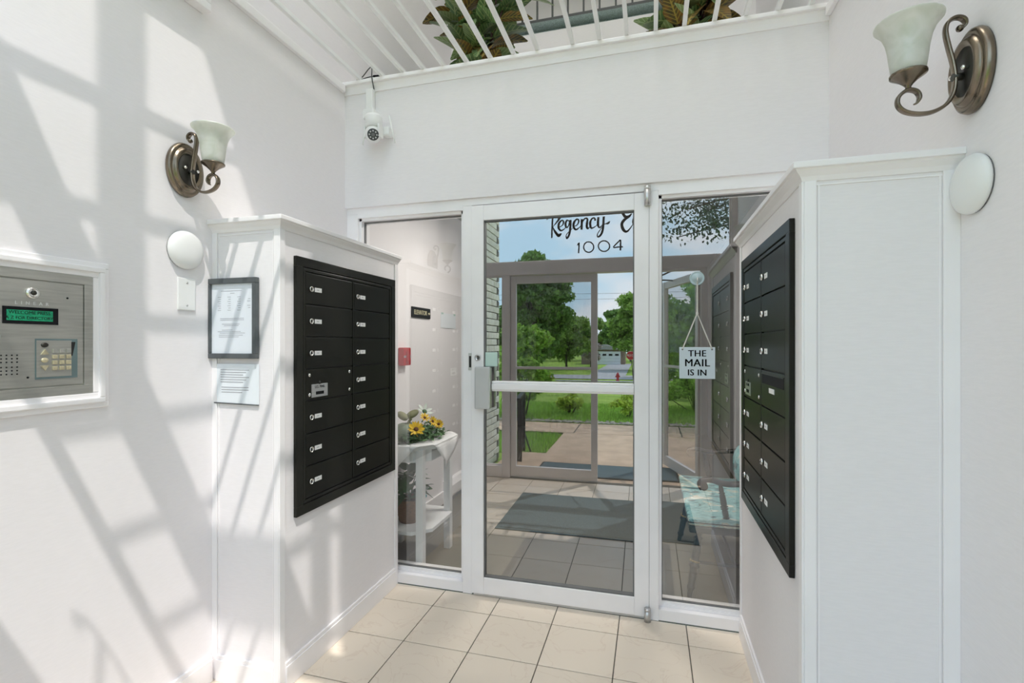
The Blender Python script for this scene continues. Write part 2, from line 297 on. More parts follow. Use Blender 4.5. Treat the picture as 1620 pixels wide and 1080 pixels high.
# ------------------------------------------------------------------ mesh builder
class MB:
    def __init__(s): s.v = []; s.f = []; s.sm = []
    def add(s, vs, fs, smooth=False):
        o = len(s.v); s.v += [tuple(p) for p in vs]; s.f += [tuple(i + o for i in f) for f in fs]; s.sm += [smooth] * len(fs); return s
    def box(s, x0, x1, y0, y1, z0, z1, bev=0.0):
        x0, x1 = min(x0, x1), max(x0, x1); y0, y1 = min(y0, y1), max(y0, y1); z0, z1 = min(z0, z1), max(z0, z1)
        if bev <= 0:
            vs = [(x0, y0, z0), (x1, y0, z0), (x1, y1, z0), (x0, y1, z0), (x0, y0, z1), (x1, y0, z1), (x1, y1, z1), (x0, y1, z1)]
            fs = [(0, 3, 2, 1), (4, 5, 6, 7), (0, 1, 5, 4), (1, 2, 6, 5), (2, 3, 7, 6), (3, 0, 4, 7)]
            return s.add(vs, fs)
        b = min(bev, (x1 - x0) * .45, (y1 - y0) * .45, (z1 - z0) * .45)
        bm = bmesh.new(); bmesh.ops.create_cube(bm, size=1)
        for v in bm.verts: v.co = ((x0 + x1) / 2 + v.co.x * (x1 - x0), (y0 + y1) / 2 + v.co.y * (y1 - y0), (z0 + z1) / 2 + v.co.z * (z1 - z0))
        bmesh.ops.bevel(bm, geom=list(bm.edges), offset=b, segments=2, affect='EDGES', profile=0.6)
        s.bm(bm); return s
    def bm(s, bm, smooth=False):
        bm.verts.index_update()
        s.add([v.co[:] for v in bm.verts], [[v.index for v in f.verts] for f in bm.faces], smooth); bm.free(); return s
    def lathe(s, prof, c=(0, 0, 0), ax='z', seg=20, sx=1.0, sy=1.0, cap=True, smooth=True):
        # prof: (r, h) list ; ax: axis of revolution
        vs = []; fs = []; n = len(prof)
        for (r, h) in prof:
            for k in range(seg):
                a = 2 * PI * k / seg; p = (r * math.cos(a) * sx, r * math.sin(a) * sy, h)
                if ax == 'y': p = (p[0], -p[2], p[1])       # revolve about -y (towards the viewer of a wall)
                elif ax == 'x': p = (p[2], p[0], p[1])
                vs.append((p[0] + c[0], p[1] + c[1], p[2] + c[2]))
        for i in range(n - 1):
            for k in range(seg):
                a, b = i * seg + k, i * seg + (k + 1) % seg
                fs.append((a, b, b + seg, a + seg))
        s.add(vs, fs, smooth)
        if cap:
            if prof[0][0] > 1e-6: s.add([vs[k] for k in range(seg)], [tuple(reversed(range(seg)))])
            if prof[-1][0] > 1e-6: s.add([vs[(n - 1) * seg + k] for k in range(seg)], [tuple(range(seg))])
        return s
    def cyl(s, a, b, r0, r1=None, seg=12, smooth=True):
        return s.tube([a, b], [r0, r0 if r1 is None else r1], seg, smooth)
    def tube(s, pts, r, seg=8, smooth=True, flat=None, up=None):
        # flat=(w,t): rectangular/oval strap of width w along 'up' and thickness t
        pts = [Vector(p) for p in pts]; n = len(pts)
        rs = r if isinstance(r, (list, tuple)) else [r] * n
        vs = []; fs = []; prev = None
        for i, p in enumerate(pts):
            t = (pts[min(i + 1, n - 1)] - pts[max(i - 1, 0)])
            t = t.normalized() if t.length > 1e-9 else Vector((0, 0, 1))
            if up is not None: u = Vector(up)
            elif prev is None: u = Vector((0, 0, 1)) if abs(t.z) < 0.9 else Vector((1, 0, 0))
            else: u = prev
            a = (u - t * u.dot(t)); a = a.normalized() if a.length > 1e-6 else t.orthogonal().normalized()
            prev = a; b = t.cross(a)
            for k in range(seg):
                th = 2 * PI * k / seg; c_, s_ = math.cos(th), math.sin(th)
                if flat:
                    ww, tt = flat; ff = rs[i]
                    q = p + a * (math.copysign(abs(c_) ** .6, c_) * ww / 2 * ff) + b * (math.copysign(abs(s_) ** .6, s_) * tt / 2 * ff)
                else: q = p + a * (c_ * rs[i]) + b * (s_ * rs[i])
                vs.append(q[:])
        for i in range(n - 1):
            for k in range(seg):
                a, b = i * seg + k, i * seg + (k + 1) % seg
                fs.append((a, b, b + seg, a + seg))
        s.add(vs, fs, smooth); s.add(vs[:seg], [tuple(reversed(range(seg)))]); s.add(vs[-seg:], [tuple(range(seg))])
        return s
    def prism(s, poly, z0, z1, tr=None):
        n = len(poly); vs = [(x, y, z0) for x, y in poly] + [(x, y, z1) for x, y in poly]
        fs = [tuple(reversed(range(n))), tuple(range(n, 2 * n))] + [(i, (i + 1) % n, n + (i + 1) % n, n + i) for i in range(n)]
        if tr: vs = [tr(*p) for p in vs]
        return s.add(vs, fs)
    def sphere(s, c, r, seg=14, rings=9, sc=(1, 1, 1)):
        vs = []; fs = []
        for i in range(rings + 1):
            ph = PI * i / rings
            for k in range(seg):
                th = 2 * PI * k / seg
                vs.append((c[0] + r * sc[0] * math.sin(ph) * math.cos(th), c[1] + r * sc[1] * math.sin(ph) * math.sin(th), c[2] + r * sc[2] * math.cos(ph)))
        for i in range(rings):
            for k in range(seg):
                a, b = i * seg + k, i * seg + (k + 1) % seg
                fs.append((a, a + seg, b + seg, b))
        return s.add(vs, fs, True)
    def tf(s, m):
        s.v = [(m @ Vector(p))[:] for p in s.v]; return s
    def mesh(s, name, material):
        me = bpy.data.meshes.new(name); me.from_pydata(s.v, [], s.f)
        me.polygons.foreach_set('use_smooth', s.sm); me.materials.append(material); me.update()
        bm = bmesh.new(); bm.from_mesh(me); bmesh.ops.remove_doubles(bm, verts=bm.verts, dist=1e-5)
        bm.to_mesh(me); bm.free()
        return me

def wloc(o):
    v = Vector((0, 0, 0))
    while o is not None: v = v + Vector(o.location); o = o.parent
    return v
def link(me, name, parent=None, loc=None):
    o = bpy.data.objects.new(name, me); C.objects.link(o)
    if parent is not None: o.parent = parent
    if loc is not None: o.location = loc
    return o
def obj(name, mb, material, parent=None, world=False, origin=None):
    """one mesh object; world=True: mb holds world coordinates (parents carry translation only)"""
    m = M[material] if isinstance(material, str) else material
    base = wloc(parent) if (world and parent is not None) else Vector((0, 0, 0))
    org = Vector(origin) if origin is not None else base
    if org.length: mb.v = [(p[0] - org.x, p[1] - org.y, p[2] - org.z) for p in mb.v]
    o = link(mb.mesh(name, m), name, parent)
    o.location = org - base
    return o
def thing(name, label, cat, loc=(0, 0, 0), rotz=0.0, group=None):
    o = bpy.data.objects.new(name, None); C.objects.link(o); o.empty_display_size = 0.1
    o.location = loc; o.rotation_euler = (0, 0, rotz); o['label'] = label; o['category'] = cat
    if group: o['group'] = group
    return o
def tag(o, label, cat, group=None):
    o['label'] = label; o['category'] = cat
    if group: o['group'] = group
    return o
def struct(name, mb, material, parent=None, label=None):
    o = obj(name, mb, material, parent, world=True)
    if parent is None: o['kind'] = 'structure'
    if label: o['label'] = label
    return o
def stuff(o): o['kind'] = 'stuff'; return o
def center(mb):
    a = np.array(mb.v); c = (a.min(0) + a.max(0)) / 2
    return (c[0], c[1], a[:, 2].min())
def single(name, mb, material, label, cat, group=None):
    """a top-level thing made of one mesh in world coordinates, origin at its base"""
    return tag(obj(name, mb, material, None, True, center(mb)), label, cat, group)
def bez(pts, n=6):
    """Catmull-Rom through points"""
    P = [Vector(p) for p in pts]; out = []
    for i in range(len(P) - 1):
        p0, p1, p2, p3 = P[max(i - 1, 0)], P[i], P[i + 1], P[min(i + 2, len(P) - 1)]
        for k in range(n):
            t = k / n
            out.append(0.5 * ((2 * p1) + (p2 - p0) * t + (2 * p0 - 5 * p1 + 4 * p2 - p3) * t * t + (3 * p1 - p0 - 3 * p2 + p3) * t ** 3))
    out.append(P[-1]); return out
def text_mb(body, size, ext=0.001, align='CENTER', spacing=1.0, bold=0.0):
    cu = bpy.data.curves.new('txt', 'FONT'); cu.body = body; cu.size = size; cu.extrude = ext; cu.align_x = align; cu.align_y = 'CENTER'
    cu.space_character = spacing; cu.resolution_u = 3; cu.offset = bold; cu.space_line = 0.9
    o = bpy.data.objects.new('txt', cu); C.objects.link(o)
    dg = bpy.context.evaluated_depsgraph_get(); me = bpy.data.meshes.new_from_object(o.evaluated_get(dg))
    mb = MB(); mb.add([v.co[:] for v in me.vertices], [list(p.vertices) for p in me.polygons])
    bpy.data.objects.remove(o); bpy.data.curves.remove(cu); bpy.data.meshes.remove(me)
    return mb
# text lies in its x-y plane; map to a wall-local frame (x right, z up, facing -y)
def wall_text(mb, x, z, y): return mb.tf(Matrix.Translation((x, y, z)) @ Matrix.Rotation(PI / 2, 4, 'X'))

# ------------------------------------------------------------------ room numbers
XL, XR = -1.67, 0.747           # side walls
PL, PR = -1.353, 0.398          # mailbox faces of the two half walls
PYL, PYR = -0.893, -0.957       # their front faces
FI, FO = -2.222, -2.312         # facade inner / outer face
KNEE = 2.77; CEIL = 5.78; CAPZ = 1.785
LB = 2.0                        # upper landing back

# floor: mortar bed plus single tiles on a 12 inch grid
fl = struct('floor', MB().box(XL, XR, FO, 0.0, -0.12, -0.004), 'grout')
T = 0.3056; gx0, gy0 = -0.4505, -0.1640
tcache = {}
for i in range(-5, 5):
    for j in range(-8, 2):
        x0, x1 = gx0 + i * T + .0022, gx0 + (i + 1) * T - .0022
        y1, y0 = gy0 + (j + 1) * T - .0022, gy0 + j * T + .0022
        x0, x1 = max(x0, XL), min(x1, XR); y0, y1 = max(y0, FI + .005), min(y1, -0.002)
        if x1 - x0 < .02 or y1 - y0 < .02: continue
        if x1 < PL - .02 and y0 > PYL: continue
        if x0 > PR + .02 and y0 > PYR: continue
        k = (round(x1 - x0, 3), round(y1 - y0, 3))
        if k not in tcache:
            tcache[k] = MB().box(-k[0] / 2, k[0] / 2, -k[1] / 2, k[1] / 2, -.004, 0.0, .0012).mesh('tile', M['tile'])
        o = link(tcache[k], 'tile', fl, ((x0 + x1) / 2, (y0 + y1) / 2, 0))

# walls of the two-storey entry shaft
struct('wall_left', MB().box(XL - .1, XL, FO, 2.1, -.1, CEIL), 'wall')
struct('wall_right', MB().box(XR, XR + .1, FO, LB + 3, 2.5, CEIL).box(XR, XR + .1, FO, .12, -.1, 2.5), 'wall')
struct('ceiling', MB().box(XL - .1, XR + .1, FO, LB + 3, CEIL, CEIL + .1), 'ceil')
# knee wall over the storefront, its cap and shadow moulding
kw = struct('wall_back', MB().box(XL, XR, -.018, .11, 2.092, KNEE), 'wall')
struct('cap', MB().box(XL, XR, -.050, .14, KNEE + .002, KNEE + .022, .004), 'trim', kw)
struct('cap_moulding', MB().prism([(-.018, KNEE - .042), (-.024, KNEE - .042), (-.028, KNEE - .02), (-.034, KNEE - .006), (-.034, KNEE + .004), (-.018, KNEE + .004)], XL, XR, lambda a, b, c: (c, a, b)), 'trim', kw)
# trim running back along the left and right walls at lattice height
struct('trim_1', MB().box(XL, XL + .022, FI, -.045, 2.735, 2.775, .004), 'trim')
struct('trim_2', MB().box(XR - .022, XR, FI, -.045, 2.735, 2.775, .004), 'trim')

# baseboards along the open lengths of side wall
def baseboard(name, x0, x1, y0, y1): return struct(name, MB().box(x0, x1, y0, y1, 0, .085).box(x0 if x0 < -1 else x0 + .003, x1 - .003 if x0 < -1 else x1, y0, y1, .085, .1), 'trim')
baseboard('baseboard_left', XL, XL + .014, FI, PYL - .015)
baseboard('baseboard_right', XR - .014, XR, FI, PYR - .015)

# half walls that carry the mailboxes
def half_wall(side):
    if side == 'left':
        xa, xb, yf = XL, PL, PYL; sx = 1
    else:
        xa, xb, yf = PR, XR, PYR; sx = -1
    body = struct('wall_mailbox_' + side, MB().box(xa, xb, yf, 0, 0, CAPZ), 'wall')
    face = xb if side == 'left' else xa
    out = .032
    # cap with overhang on the two open sides
    cx0, cx1 = (xa, xb + out) if side == 'left' else (xa - out, xb)
    struct('cap', MB().box(cx0, cx1, yf - out, 0.0, CAPZ + .004, CAPZ + .022, .003), 'trim', body)
    cm = MB()
    prof = [(0, -.026), (.004, -.026), (.010, -.014), (.022, -.002), (.024, .004), (0, .004)]
    vs = []; np_ = len(prof); far = xa if side == 'left' else xb
    for (a, b_) in prof: vs += [(far, yf - a, CAPZ + b_), (face + sx * a, yf - a, CAPZ + b_), (face + sx * a, 0, CAPZ + b_)]
    fs = []
    for q in range(np_):
        r = (q + 1) % np_
        for s_ in (0, 1): fs.append((3 * q + s_, 3 * q + s_ + 1, 3 * r + s_ + 1, 3 * r + s_))
    cm.add(vs, fs)
    struct('crown_moulding', cm, 'trim', body)
    # corner boards
    cb = MB()
    cb.box(xa, xa + (.024 if side == 'left' else .03), yf - .007, yf, 0, CAPZ - .026, .002)
    cb.box(xb - (.024 if side == 'left' else .036), xb, yf - .007, yf, 0, CAPZ - .026, .002)
    struct('front_corner_board', cb, 'trim', body)
    cf = MB(); a, b = (face, face + .006) if side == 'left' else (face - .006, face)
    cf.box(a, b, yf - .007, yf + .022, 0, CAPZ - .026, .002); cf.box(a, b, -.03, 0, 0, CAPZ - .026, .002)
    struct('side_corner_board', cf, 'trim', body)
    # thin panel beads on the front
    pb = MB(); z0, z1 = .12, CAPZ - .038
    for (u0, u1) in ((xa + .034, xa + .038), (xb - .043, xb - .039)) if side == 'right' else ((xa + .028, xa + .031), (xb - .031, xb - .028)): pb.box(u0, u1, yf - .003, yf, z0, z1)
    pb.box(xa + .03, xb - .03, yf - .003, yf, z1, z1 + .004)
    struct('panel_bead', pb, 'trim', body)
    bb = MB(); bb.box(xa + .024, xb - .024, yf - .014, yf, 0, .085, .002).box(xa + .024, xb - .024, yf - .010, yf, .085, .1, .002)
    a, b = (face, face + .013) if side == 'left' else (face - .013, face)
    bb.box(a, b, yf + .022, -.03, 0, .085, .002); bb.box(a if side == 'left' else a + .004, b - .004 if side == 'left' else b, yf + .022, -.03, .085, .1, .002)
    struct('baseboard', bb, 'trim', body)
half_wall('left'); half_wall('right')

# ------------------------------------------------------------------ inner storefront: frame, two sidelights, door
sf = struct('trim_3', MB().box(XL, XR, 0, .1, 2.058, 2.092), 'frame')
struct('jamb', MB().box(XL, -1.60, -.0, .1, 0, 2.058, .003), 'frame', sf)
struct('jamb', MB().box(-.964, -.912, -.0, .1, 0, 2.058, .003), 'frame', sf)
struct('jamb', MB().box(-.006, .037, -.0, .1, 0, 2.058, .003), 'frame', sf)
struct('jamb', MB().box(.70, XR, -.0, .1, 0, 2.058, .003), 'frame', sf)
struct('threshold', MB().box(-.912, -.006, .012, .095, 0, .012, .003), 'alu', sf)

def pane_mesh(x0, x1, y, z0, z1, front, back, thick=.006):
    """a glass sheet: its room face carries the reflective coat, the other faces pass light"""
    me = bpy.data.meshes.new('pane')
    v = [(x0, y, z0), (x1, y, z0), (x1, y, z1), (x0, y, z1), (x0, y + thick, z0), (x1, y + thick, z0), (x1, y + thick, z1), (x0, y + thick, z1)]
    f = [(0, 1, 2, 3), (5, 4, 7, 6), (4, 0, 3, 7), (1, 5, 6, 2), (3, 2, 6, 7), (4, 5, 1, 0)]
    me.from_pydata(v, [], f); me.materials.append(front); me.materials.append(back)
    for i, p in enumerate(me.polygons): p.material_index = 0 if i == 0 else 1
    me.update(); return me
plain = glass('uncoated_glass_face', 0.0, (1, 1, 1)); M['plainglass'] = plain

def sidelight(name, x0, x1, yg, gm='mirrorglass'):
    s = struct(name, MB().box(x0, x1, 0.0, .1, 0.004, .056, .003).box(x0, x1, .03, .1, .056, .07, .002).box(x0, x1, 0, .1, 2.036, 2.058), 'frame')
    struct('stop', MB().box(x0, x0 + .014, .018, .1, .07, 2.036).box(x1 - .014, x1, .018, .1, .07, 2.036).box(x0, x1, .018, .1, 2.022, 2.036).box(x0, x1, .035, .1, .07, .082), 'frame', s)
    struct('gasket', MB().box(x0 + .014, x0 + .018, yg - .006, yg + .012, .082, 2.022).box(x1 - .018, x1 - .014, yg - .006, yg + .012, .082, 2.022).box(x0 + .014, x1 - .014, yg - .006, yg + .012, 2.016, 2.022).box(x0 + .014, x1 - .014, yg - .006, yg + .012, .082, .086), 'gasket', s)
    o = link(pane_mesh(x0 + .018, x1 - .018, yg, .086, 2.016, M[gm], plain), 'pane', s)
    return s
sidelight('window_1', -1.60, -.964, .05, 'sideglass')
sidelight('window_2', .037, .70, .05, 'sideglass2')

# door leaf, hinged at its right edge and a touch ajar
DX = -.007
dr = bpy.data.objects.new('door_1', None); C.objects.link(dr); dr.location = (DX, .0, 0); dr.rotation_euler = (0, 0, math.radians(.55)); dr['kind'] = 'structure'
def dpart(name, mb, material, parent=None): return obj(name, mb, material, parent or dr)
W_ = .903
dpart('stile', MB().box(-W_, -W_ + .066, -.002, .043, .012, 2.052, .003), 'frame')
dpart('stile', MB().box(-.069, 0, -.002, .043, .012, 2.052, .003), 'frame')
dpart('top_rail', MB().box(-W_ + .066, -.069, 0, .043, 1.972, 2.052, .003), 'frame')
dpart('bottom_rail', MB().box(-W_ + .066, -.069, 0, .043, .012, .098, .003), 'frame')
gb = MB()
gb.box(-W_ + .066, -W_ + .072, .008, .035, .098, 1.972).box(-.075, -.069, .008, .035, .098, 1.972).box(-W_ + .066, -.069, .008, .035, 1.966, 1.972).box(-W_ + .066, -.069, .008, .035, .098, .104)
dpart('glazing_gasket', gb, 'gasket')
link(pane_mesh(-W_ + .072, -.075, .022, .104, 1.966, M['mirrorglass'], plain), 'pane', dr)
pbm = MB().box(-.79, -.070, -.012, .020, 1.086, 1.118, .004).box(-.79, -.07, -.006, .020, 1.118, 1.13, .003).box(-.79, -.07, -.004, .02, 1.078, 1.087, .002)
dpart('push_rail', pbm, 'frame')
hp = dpart('pull_plate', MB().box(-.876, -.795, -.034, -.002, .985, 1.205, .007), 'plate')
dpart('plate_edge', MB().box(-.797, -.792, -.032, .0, .99, 1.20, .002), 'alu', hp)
lk = dpart('lock_cylinder', MB().lathe([(0, .0), (.017, .0), (.017, .005), (.012, .007), (.012, .006), (0, .006)], (-.868, -.002, 1.252), 'y', 20), 'alu')
dpart('keyway', MB().box(-.870, -.866, -.0095, -.008, 1.245, 1.259), 'black', lk)
dpart('key_holder', MB().box(-.832, -.765, .012, .0205, 1.205, 1.28, .004), 'gluetape')
for nm, z0, z1 in (('top_pivot_hinge', 1.985, 2.075), ('bottom_pivot_hinge', 0.0, .062)):
    h_ = dpart(nm, MB().lathe([(.0, z0), (.0155, z0), (.0155, z0 + (z1 - z0) * .8), (.013, z0 + (z1 - z0) * .81), (.013, z0 + (z1 - z0) * .83), (.0155, z0 + (z1 - z0) * .84), (.0155, z1), (0, z1)], (-.008, -.017, 0), 'z', 18), 'alu')
dpart('door_sweep', MB().box(-W_ + .01, -.01, .002, .008, .002, .014), 'alu')
st = struct('strike_plate', MB().box(-.930, -.914, -.003, .0, 1.185, 1.275, .001), 'alu', sf)
struct('strike_recess', MB().box(-.926, -.9145, -.0035, -.003, 1.2, 1.26), 'black', sf)

# ------------------------------------------------------------------ outer facade (behind the camera, seen in the glass)
DH0, DH1 = 2.005, 2.135        # door head rail
fz = struct('wall_front', MB().box(XL, XR, FO, FI, 3.515, 3.695).box(XL, XR, FO, FI, 5.665, CEIL).box(XL, XL + .05, FO, FI, 0, 5.665).box(XR - .05, XR, FO, FI, 0, 5.665), 'facade')
struct('door_head', MB().box(XL + .05, XR - .05, FO, FI, DH0, DH1, .004), 'facade', fz)
for a, b in ((-1.382, -1.302), (.442, .525)):
    struct('post', MB().box(a, b, FO, FI, 0, DH0, .004), 'facade', fz)
for a, b in ((-.856, -.799), (-.047, -.014)):
    struct('mullion', MB().box(a, b, FO, FI, 3.695, 5.665), 'facade', fz)
struct('sun_block_panel', MB().box(.10, XR - .05, FO + .02, FI - .02, 3.695, 5.665), 'facade', fz)  # added unseen panel, keeps the sun out of the right bay
for a, b in ((XL + .05, -1.382), (.525, XR - .05)):
    struct('sill_rail', MB().box(a, b, FO, FI, 0, .11, .003), 'facade', fz)
def fwindow(name, x0, x1, z0, z1):
    s = struct(name, MB().box(x0, x0 + .012, -2.275, -2.255, z0, z1).box(x1 - .012, x1, -2.275, -2.255, z0, z1).box(x0, x1, -2.275, -2.255, z0, z0 + .012).box(x0, x1, -2.275, -2.255, z1 - .012, z1), 'facade')
    link(pane_mesh(x0 + .012, x1 - .012, -2.268, z0 + .012, z1 - .012, M['paneglass'], plain), 'pane', s)
    return s
fwindow('window_3', XL + .05, -1.382, .11, DH0)
fwindow('window_4', .525, XR - .05, .11, DH0)
tr = fwindow('window_5', XL + .05, XR - .05, DH1, 3.515)
fwindow('window_6', XL + .05, -.856, 3.695, 5.665)
fwindow('window_7', -.799, -.047, 3.695, 5.665)
fwindow('window_8', -.014, .10, 3.695, 5.665)

def leaf_door(name, hinge, width, rot, glassmat, direction):
    d = bpy.data.objects.new(name, None); C.objects.link(d); d.location = hinge; d.rotation_euler = (0, 0, rot); d['kind'] = 'structure'
    s = direction
    def P(n, *bx): 
        mb = MB()
        for (a, b, c, e_, f_, g_) in bx: mb.box(a * s, b * s, c, e_, f_, g_, .003)
        return obj(n, mb, 'facade', d)
    P('stile', (0, .055, -.022, .022, .012, 1.998)); P('stile', (width - .06, width, -.022, .022, .012, 1.998))
    P('top_rail', (.055, width - .06, -.02, .02, 1.925, 1.998)); P('bottom_rail', (.055, width - .06, -.02, .02, .012, .115))
    a, b = sorted((.055 * s, (width - .06) * s))
    link(pane_mesh(a, b, -.003, .115, 1.925, glassmat, plain), 'pane', d)
    P('push_bar', (.055, width - .06, .03, .05, 1.08, 1.105))
    return d
leaf_door('door_2', (-1.300, -2.267, 0), .855, 0, M['tintglass'], 1)
ol = leaf_door('door_3', (.440, -2.305, 0), .86, math.radians(70), M['tintglass'], -1)
# closer arm between the open leaf and the head
struct('door_closer_arm', MB().cyl((.20, FO - .02, 2.02), (.02, -2.72, 1.99), .008).cyl((.02, -2.72, 1.99), (.24, -2.86, 1.99), .008).box(.16, .26, FO - .03, FO, 2.01, 2.05, .004), 'gasket', fz)

# painted lettering on the transom glass (reads from outside)
STROKES = {'R':[[(-0.975,2.552,0.0243),(-0.985,2.567,0.0158),(-0.975,2.595,0.0146),(-0.945,2.628,0.0158),(-0.925,2.638,0.017)],[(-0.925,2.638,0.017),(-0.929,2.546,0.017),(-0.933,2.459,0.0164),(-0.936,2.364,0.0146)],[(-0.925,2.638,0.0158),(-0.875,2.64,0.0206),(-0.843,2.609,0.0255),(-0.863,2.55,0.0243),(-0.895,2.508,0.0121),(-0.926,2.473,0.0049)],[(-0.926,2.473,0.0049),(-0.904,2.426,0.0206),(-0.872,2.386,0.0291),(-0.854,2.394,0.0243),(-0.841,2.406,0.0085)]],'e':[[(-0.868,2.466,0.0085),(-0.833,2.482,0.0097),(-0.82,2.515,0.0158),(-0.835,2.532,0.0134),(-0.862,2.509,0.0206),(-0.87,2.467,0.0219),(-0.85,2.434,0.0182),(-0.82,2.441,0.0109),(-0.797,2.462,0.0061)]],'g':[[(-0.76,2.516,0.0085),(-0.785,2.529,0.0146),(-0.801,2.497,0.0219),(-0.791,2.459,0.0158),(-0.773,2.472,0.0097),(-0.76,2.514,0.0121)],[(-0.752,2.531,0.0219),(-0.754,2.459,0.0219),(-0.764,2.391,0.0206),(-0.787,2.353,0.0158),(-0.794,2.382,0.0085),(-0.773,2.412,0.0073),(-0.73,2.449,0.0061)]],'e2':[[(-0.72,2.464,0.0085),(-0.685,2.481,0.0097),(-0.672,2.517,0.0158),(-0.689,2.534,0.0134),(-0.716,2.508,0.0219),(-0.723,2.466,0.0219),(-0.703,2.434,0.0182),(-0.673,2.446,0.0109),(-0.65,2.47,0.0061)]],'n':[[(-0.642,2.532,0.0219),(-0.645,2.429,0.0206)],[(-0.644,2.486,0.0097),(-0.616,2.533,0.0134),(-0.589,2.528,0.0182),(-0.595,2.466,0.0219),(-0.587,2.437,0.017),(-0.566,2.45,0.0061)]],'c':[[(-0.515,2.509,0.0206),(-0.522,2.534,0.0146),(-0.549,2.525,0.0158),(-0.563,2.487,0.0231),(-0.553,2.442,0.0194),(-0.526,2.445,0.0109),(-0.498,2.466,0.0061)]],'y':[[(-0.484,2.541,0.0206),(-0.488,2.468,0.0219),(-0.473,2.44,0.0146),(-0.448,2.462,0.0085)],[(-0.434,2.543,0.0219),(-0.44,2.439,0.0219),(-0.456,2.378,0.0206),(-0.486,2.351,0.0158),(-0.495,2.372,0.0097),(-0.47,2.416,0.0073),(-0.426,2.468,0.0061),(-0.395,2.475,0.0206),(-0.375,2.496,0.0049)]],'E':[[(-0.175,2.552,0.0121),(-0.207,2.524,0.0267),(-0.237,2.532,0.0267),(-0.256,2.566,0.0243),(-0.253,2.605,0.0206),(-0.223,2.625,0.0158),(-0.191,2.612,0.0073)],[(-0.207,2.521,0.0182),(-0.245,2.496,0.0267),(-0.266,2.456,0.0267),(-0.25,2.405,0.0279),(-0.221,2.387,0.0206),(-0.191,2.412,0.0121),(-0.156,2.465,0.0061)]],'a':[[(-0.089,2.51,0.0085),(-0.121,2.529,0.0158),(-0.15,2.506,0.0243),(-0.159,2.471,0.0243),(-0.142,2.437,0.017),(-0.116,2.452,0.0097),(-0.092,2.505,0.0121)],[(-0.086,2.516,0.0219),(-0.092,2.45,0.0206),(-0.078,2.433,0.0146),(-0.057,2.453,0.0049)]],'1':[[(-0.685,2.278,0.0073),(-0.67,2.303,0.0134),(-0.671,2.249,0.0134),(-0.674,2.203,0.0134)]],'0':[[(-0.529,2.256,0.0121),(-0.531,2.241,0.0121),(-0.538,2.227,0.0121),(-0.549,2.217,0.0121),(-0.562,2.21,0.0121),(-0.577,2.208,0.0121),(-0.592,2.212,0.0121),(-0.605,2.219,0.0121),(-0.616,2.231,0.0121),(-0.622,2.245,0.0121),(-0.625,2.261,0.0121),(-0.622,2.276,0.0121),(-0.616,2.29,0.0121),(-0.605,2.3,0.0121),(-0.592,2.307,0.0121),(-0.577,2.308,0.0121),(-0.562,2.305,0.0121),(-0.549,2.297,0.0121),(-0.538,2.285,0.0121),(-0.531,2.271,0.0121),(-0.529,2.256,0.0121)]],'0b':[[(-0.379,2.257,0.0121),(-0.381,2.242,0.0121),(-0.389,2.228,0.0121),(-0.401,2.218,0.0121),(-0.415,2.211,0.0121),(-0.431,2.21,0.0121),(-0.448,2.213,0.0121),(-0.462,2.221,0.0121),(-0.474,2.233,0.0121),(-0.482,2.247,0.0121),(-0.484,2.263,0.0121),(-0.482,2.279,0.0121),(-0.474,2.292,0.0121),(-0.462,2.303,0.0121),(-0.448,2.309,0.0121),(-0.431,2.311,0.0121),(-0.415,2.307,0.0121),(-0.4,2.299,0.0121),(-0.389,2.287,0.0121),(-0.381,2.273,0.0121),(-0.379,2.257,0.0121)]],'4':[[(-0.278,2.312,0.0134),(-0.343,2.246,0.0121),(-0.299,2.245,0.0121),(-0.255,2.245,0.0134)],[(-0.276,2.312,0.0134),(-0.278,2.212,0.0158)]]}
def ribbon(mb, pts, y0, y1, dx=.047):
    P = [Vector((p[0], p[1], p[2])) for p in pts]
    if len(P) > 2: P = bez([tuple(p) for p in P], 4)
    L = []; R_ = []
    n = len(P)
    for i in range(n):
        t = Vector((P[min(i + 1, n - 1)].x - P[max(i - 1, 0)].x, P[min(i + 1, n - 1)].y - P[max(i - 1, 0)].y))
        t = t.normalized() if t.length > 1e-9 else Vector((1, 0)); q = Vector((-t.y, t.x)) * max(.004, P[i].z) / 2
        L.append((P[i].x + q.x, P[i].y + q.y)); R_.append((P[i].x - q.x, P[i].y - q.y))
    vs = []
    for (a, b) in zip(L, R_):
        vs += [(a[0] + dx, y0, a[1]), (b[0] + dx, y0, b[1]), (a[0] + dx, y1, a[1]), (b[0] + dx, y1, b[1])]
    fs = []
    for i in range(n - 1):
        o = 4 * i
        fs += [(o, o + 1, o + 5, o + 4), (o + 2, o + 6, o + 7, o + 3), (o, o + 4, o + 6, o + 2), (o + 1, o + 3, o + 7, o + 5)]
    fs += [(0, 2, 3, 1), (4 * n - 4, 4 * n - 3, 4 * n - 1, 4 * n - 2)]
    mb.add(vs, fs)
for nm, keys in (('lettering', ('R', 'e', 'g', 'e2', 'n', 'c', 'y')), ('lettering', ('E', 'a')), ('numerals', ('1', '0', '0b', '4'))):
    mb = MB()
    for q, k in enumerate(keys):
        for r_, s_ in enumerate(STROKES[k]): ribbon(mb, s_, -2.2705 - .0002 * r_ - .00003 * q, -2.2690)
    struct(nm, mb, 'doorfoil', tr)

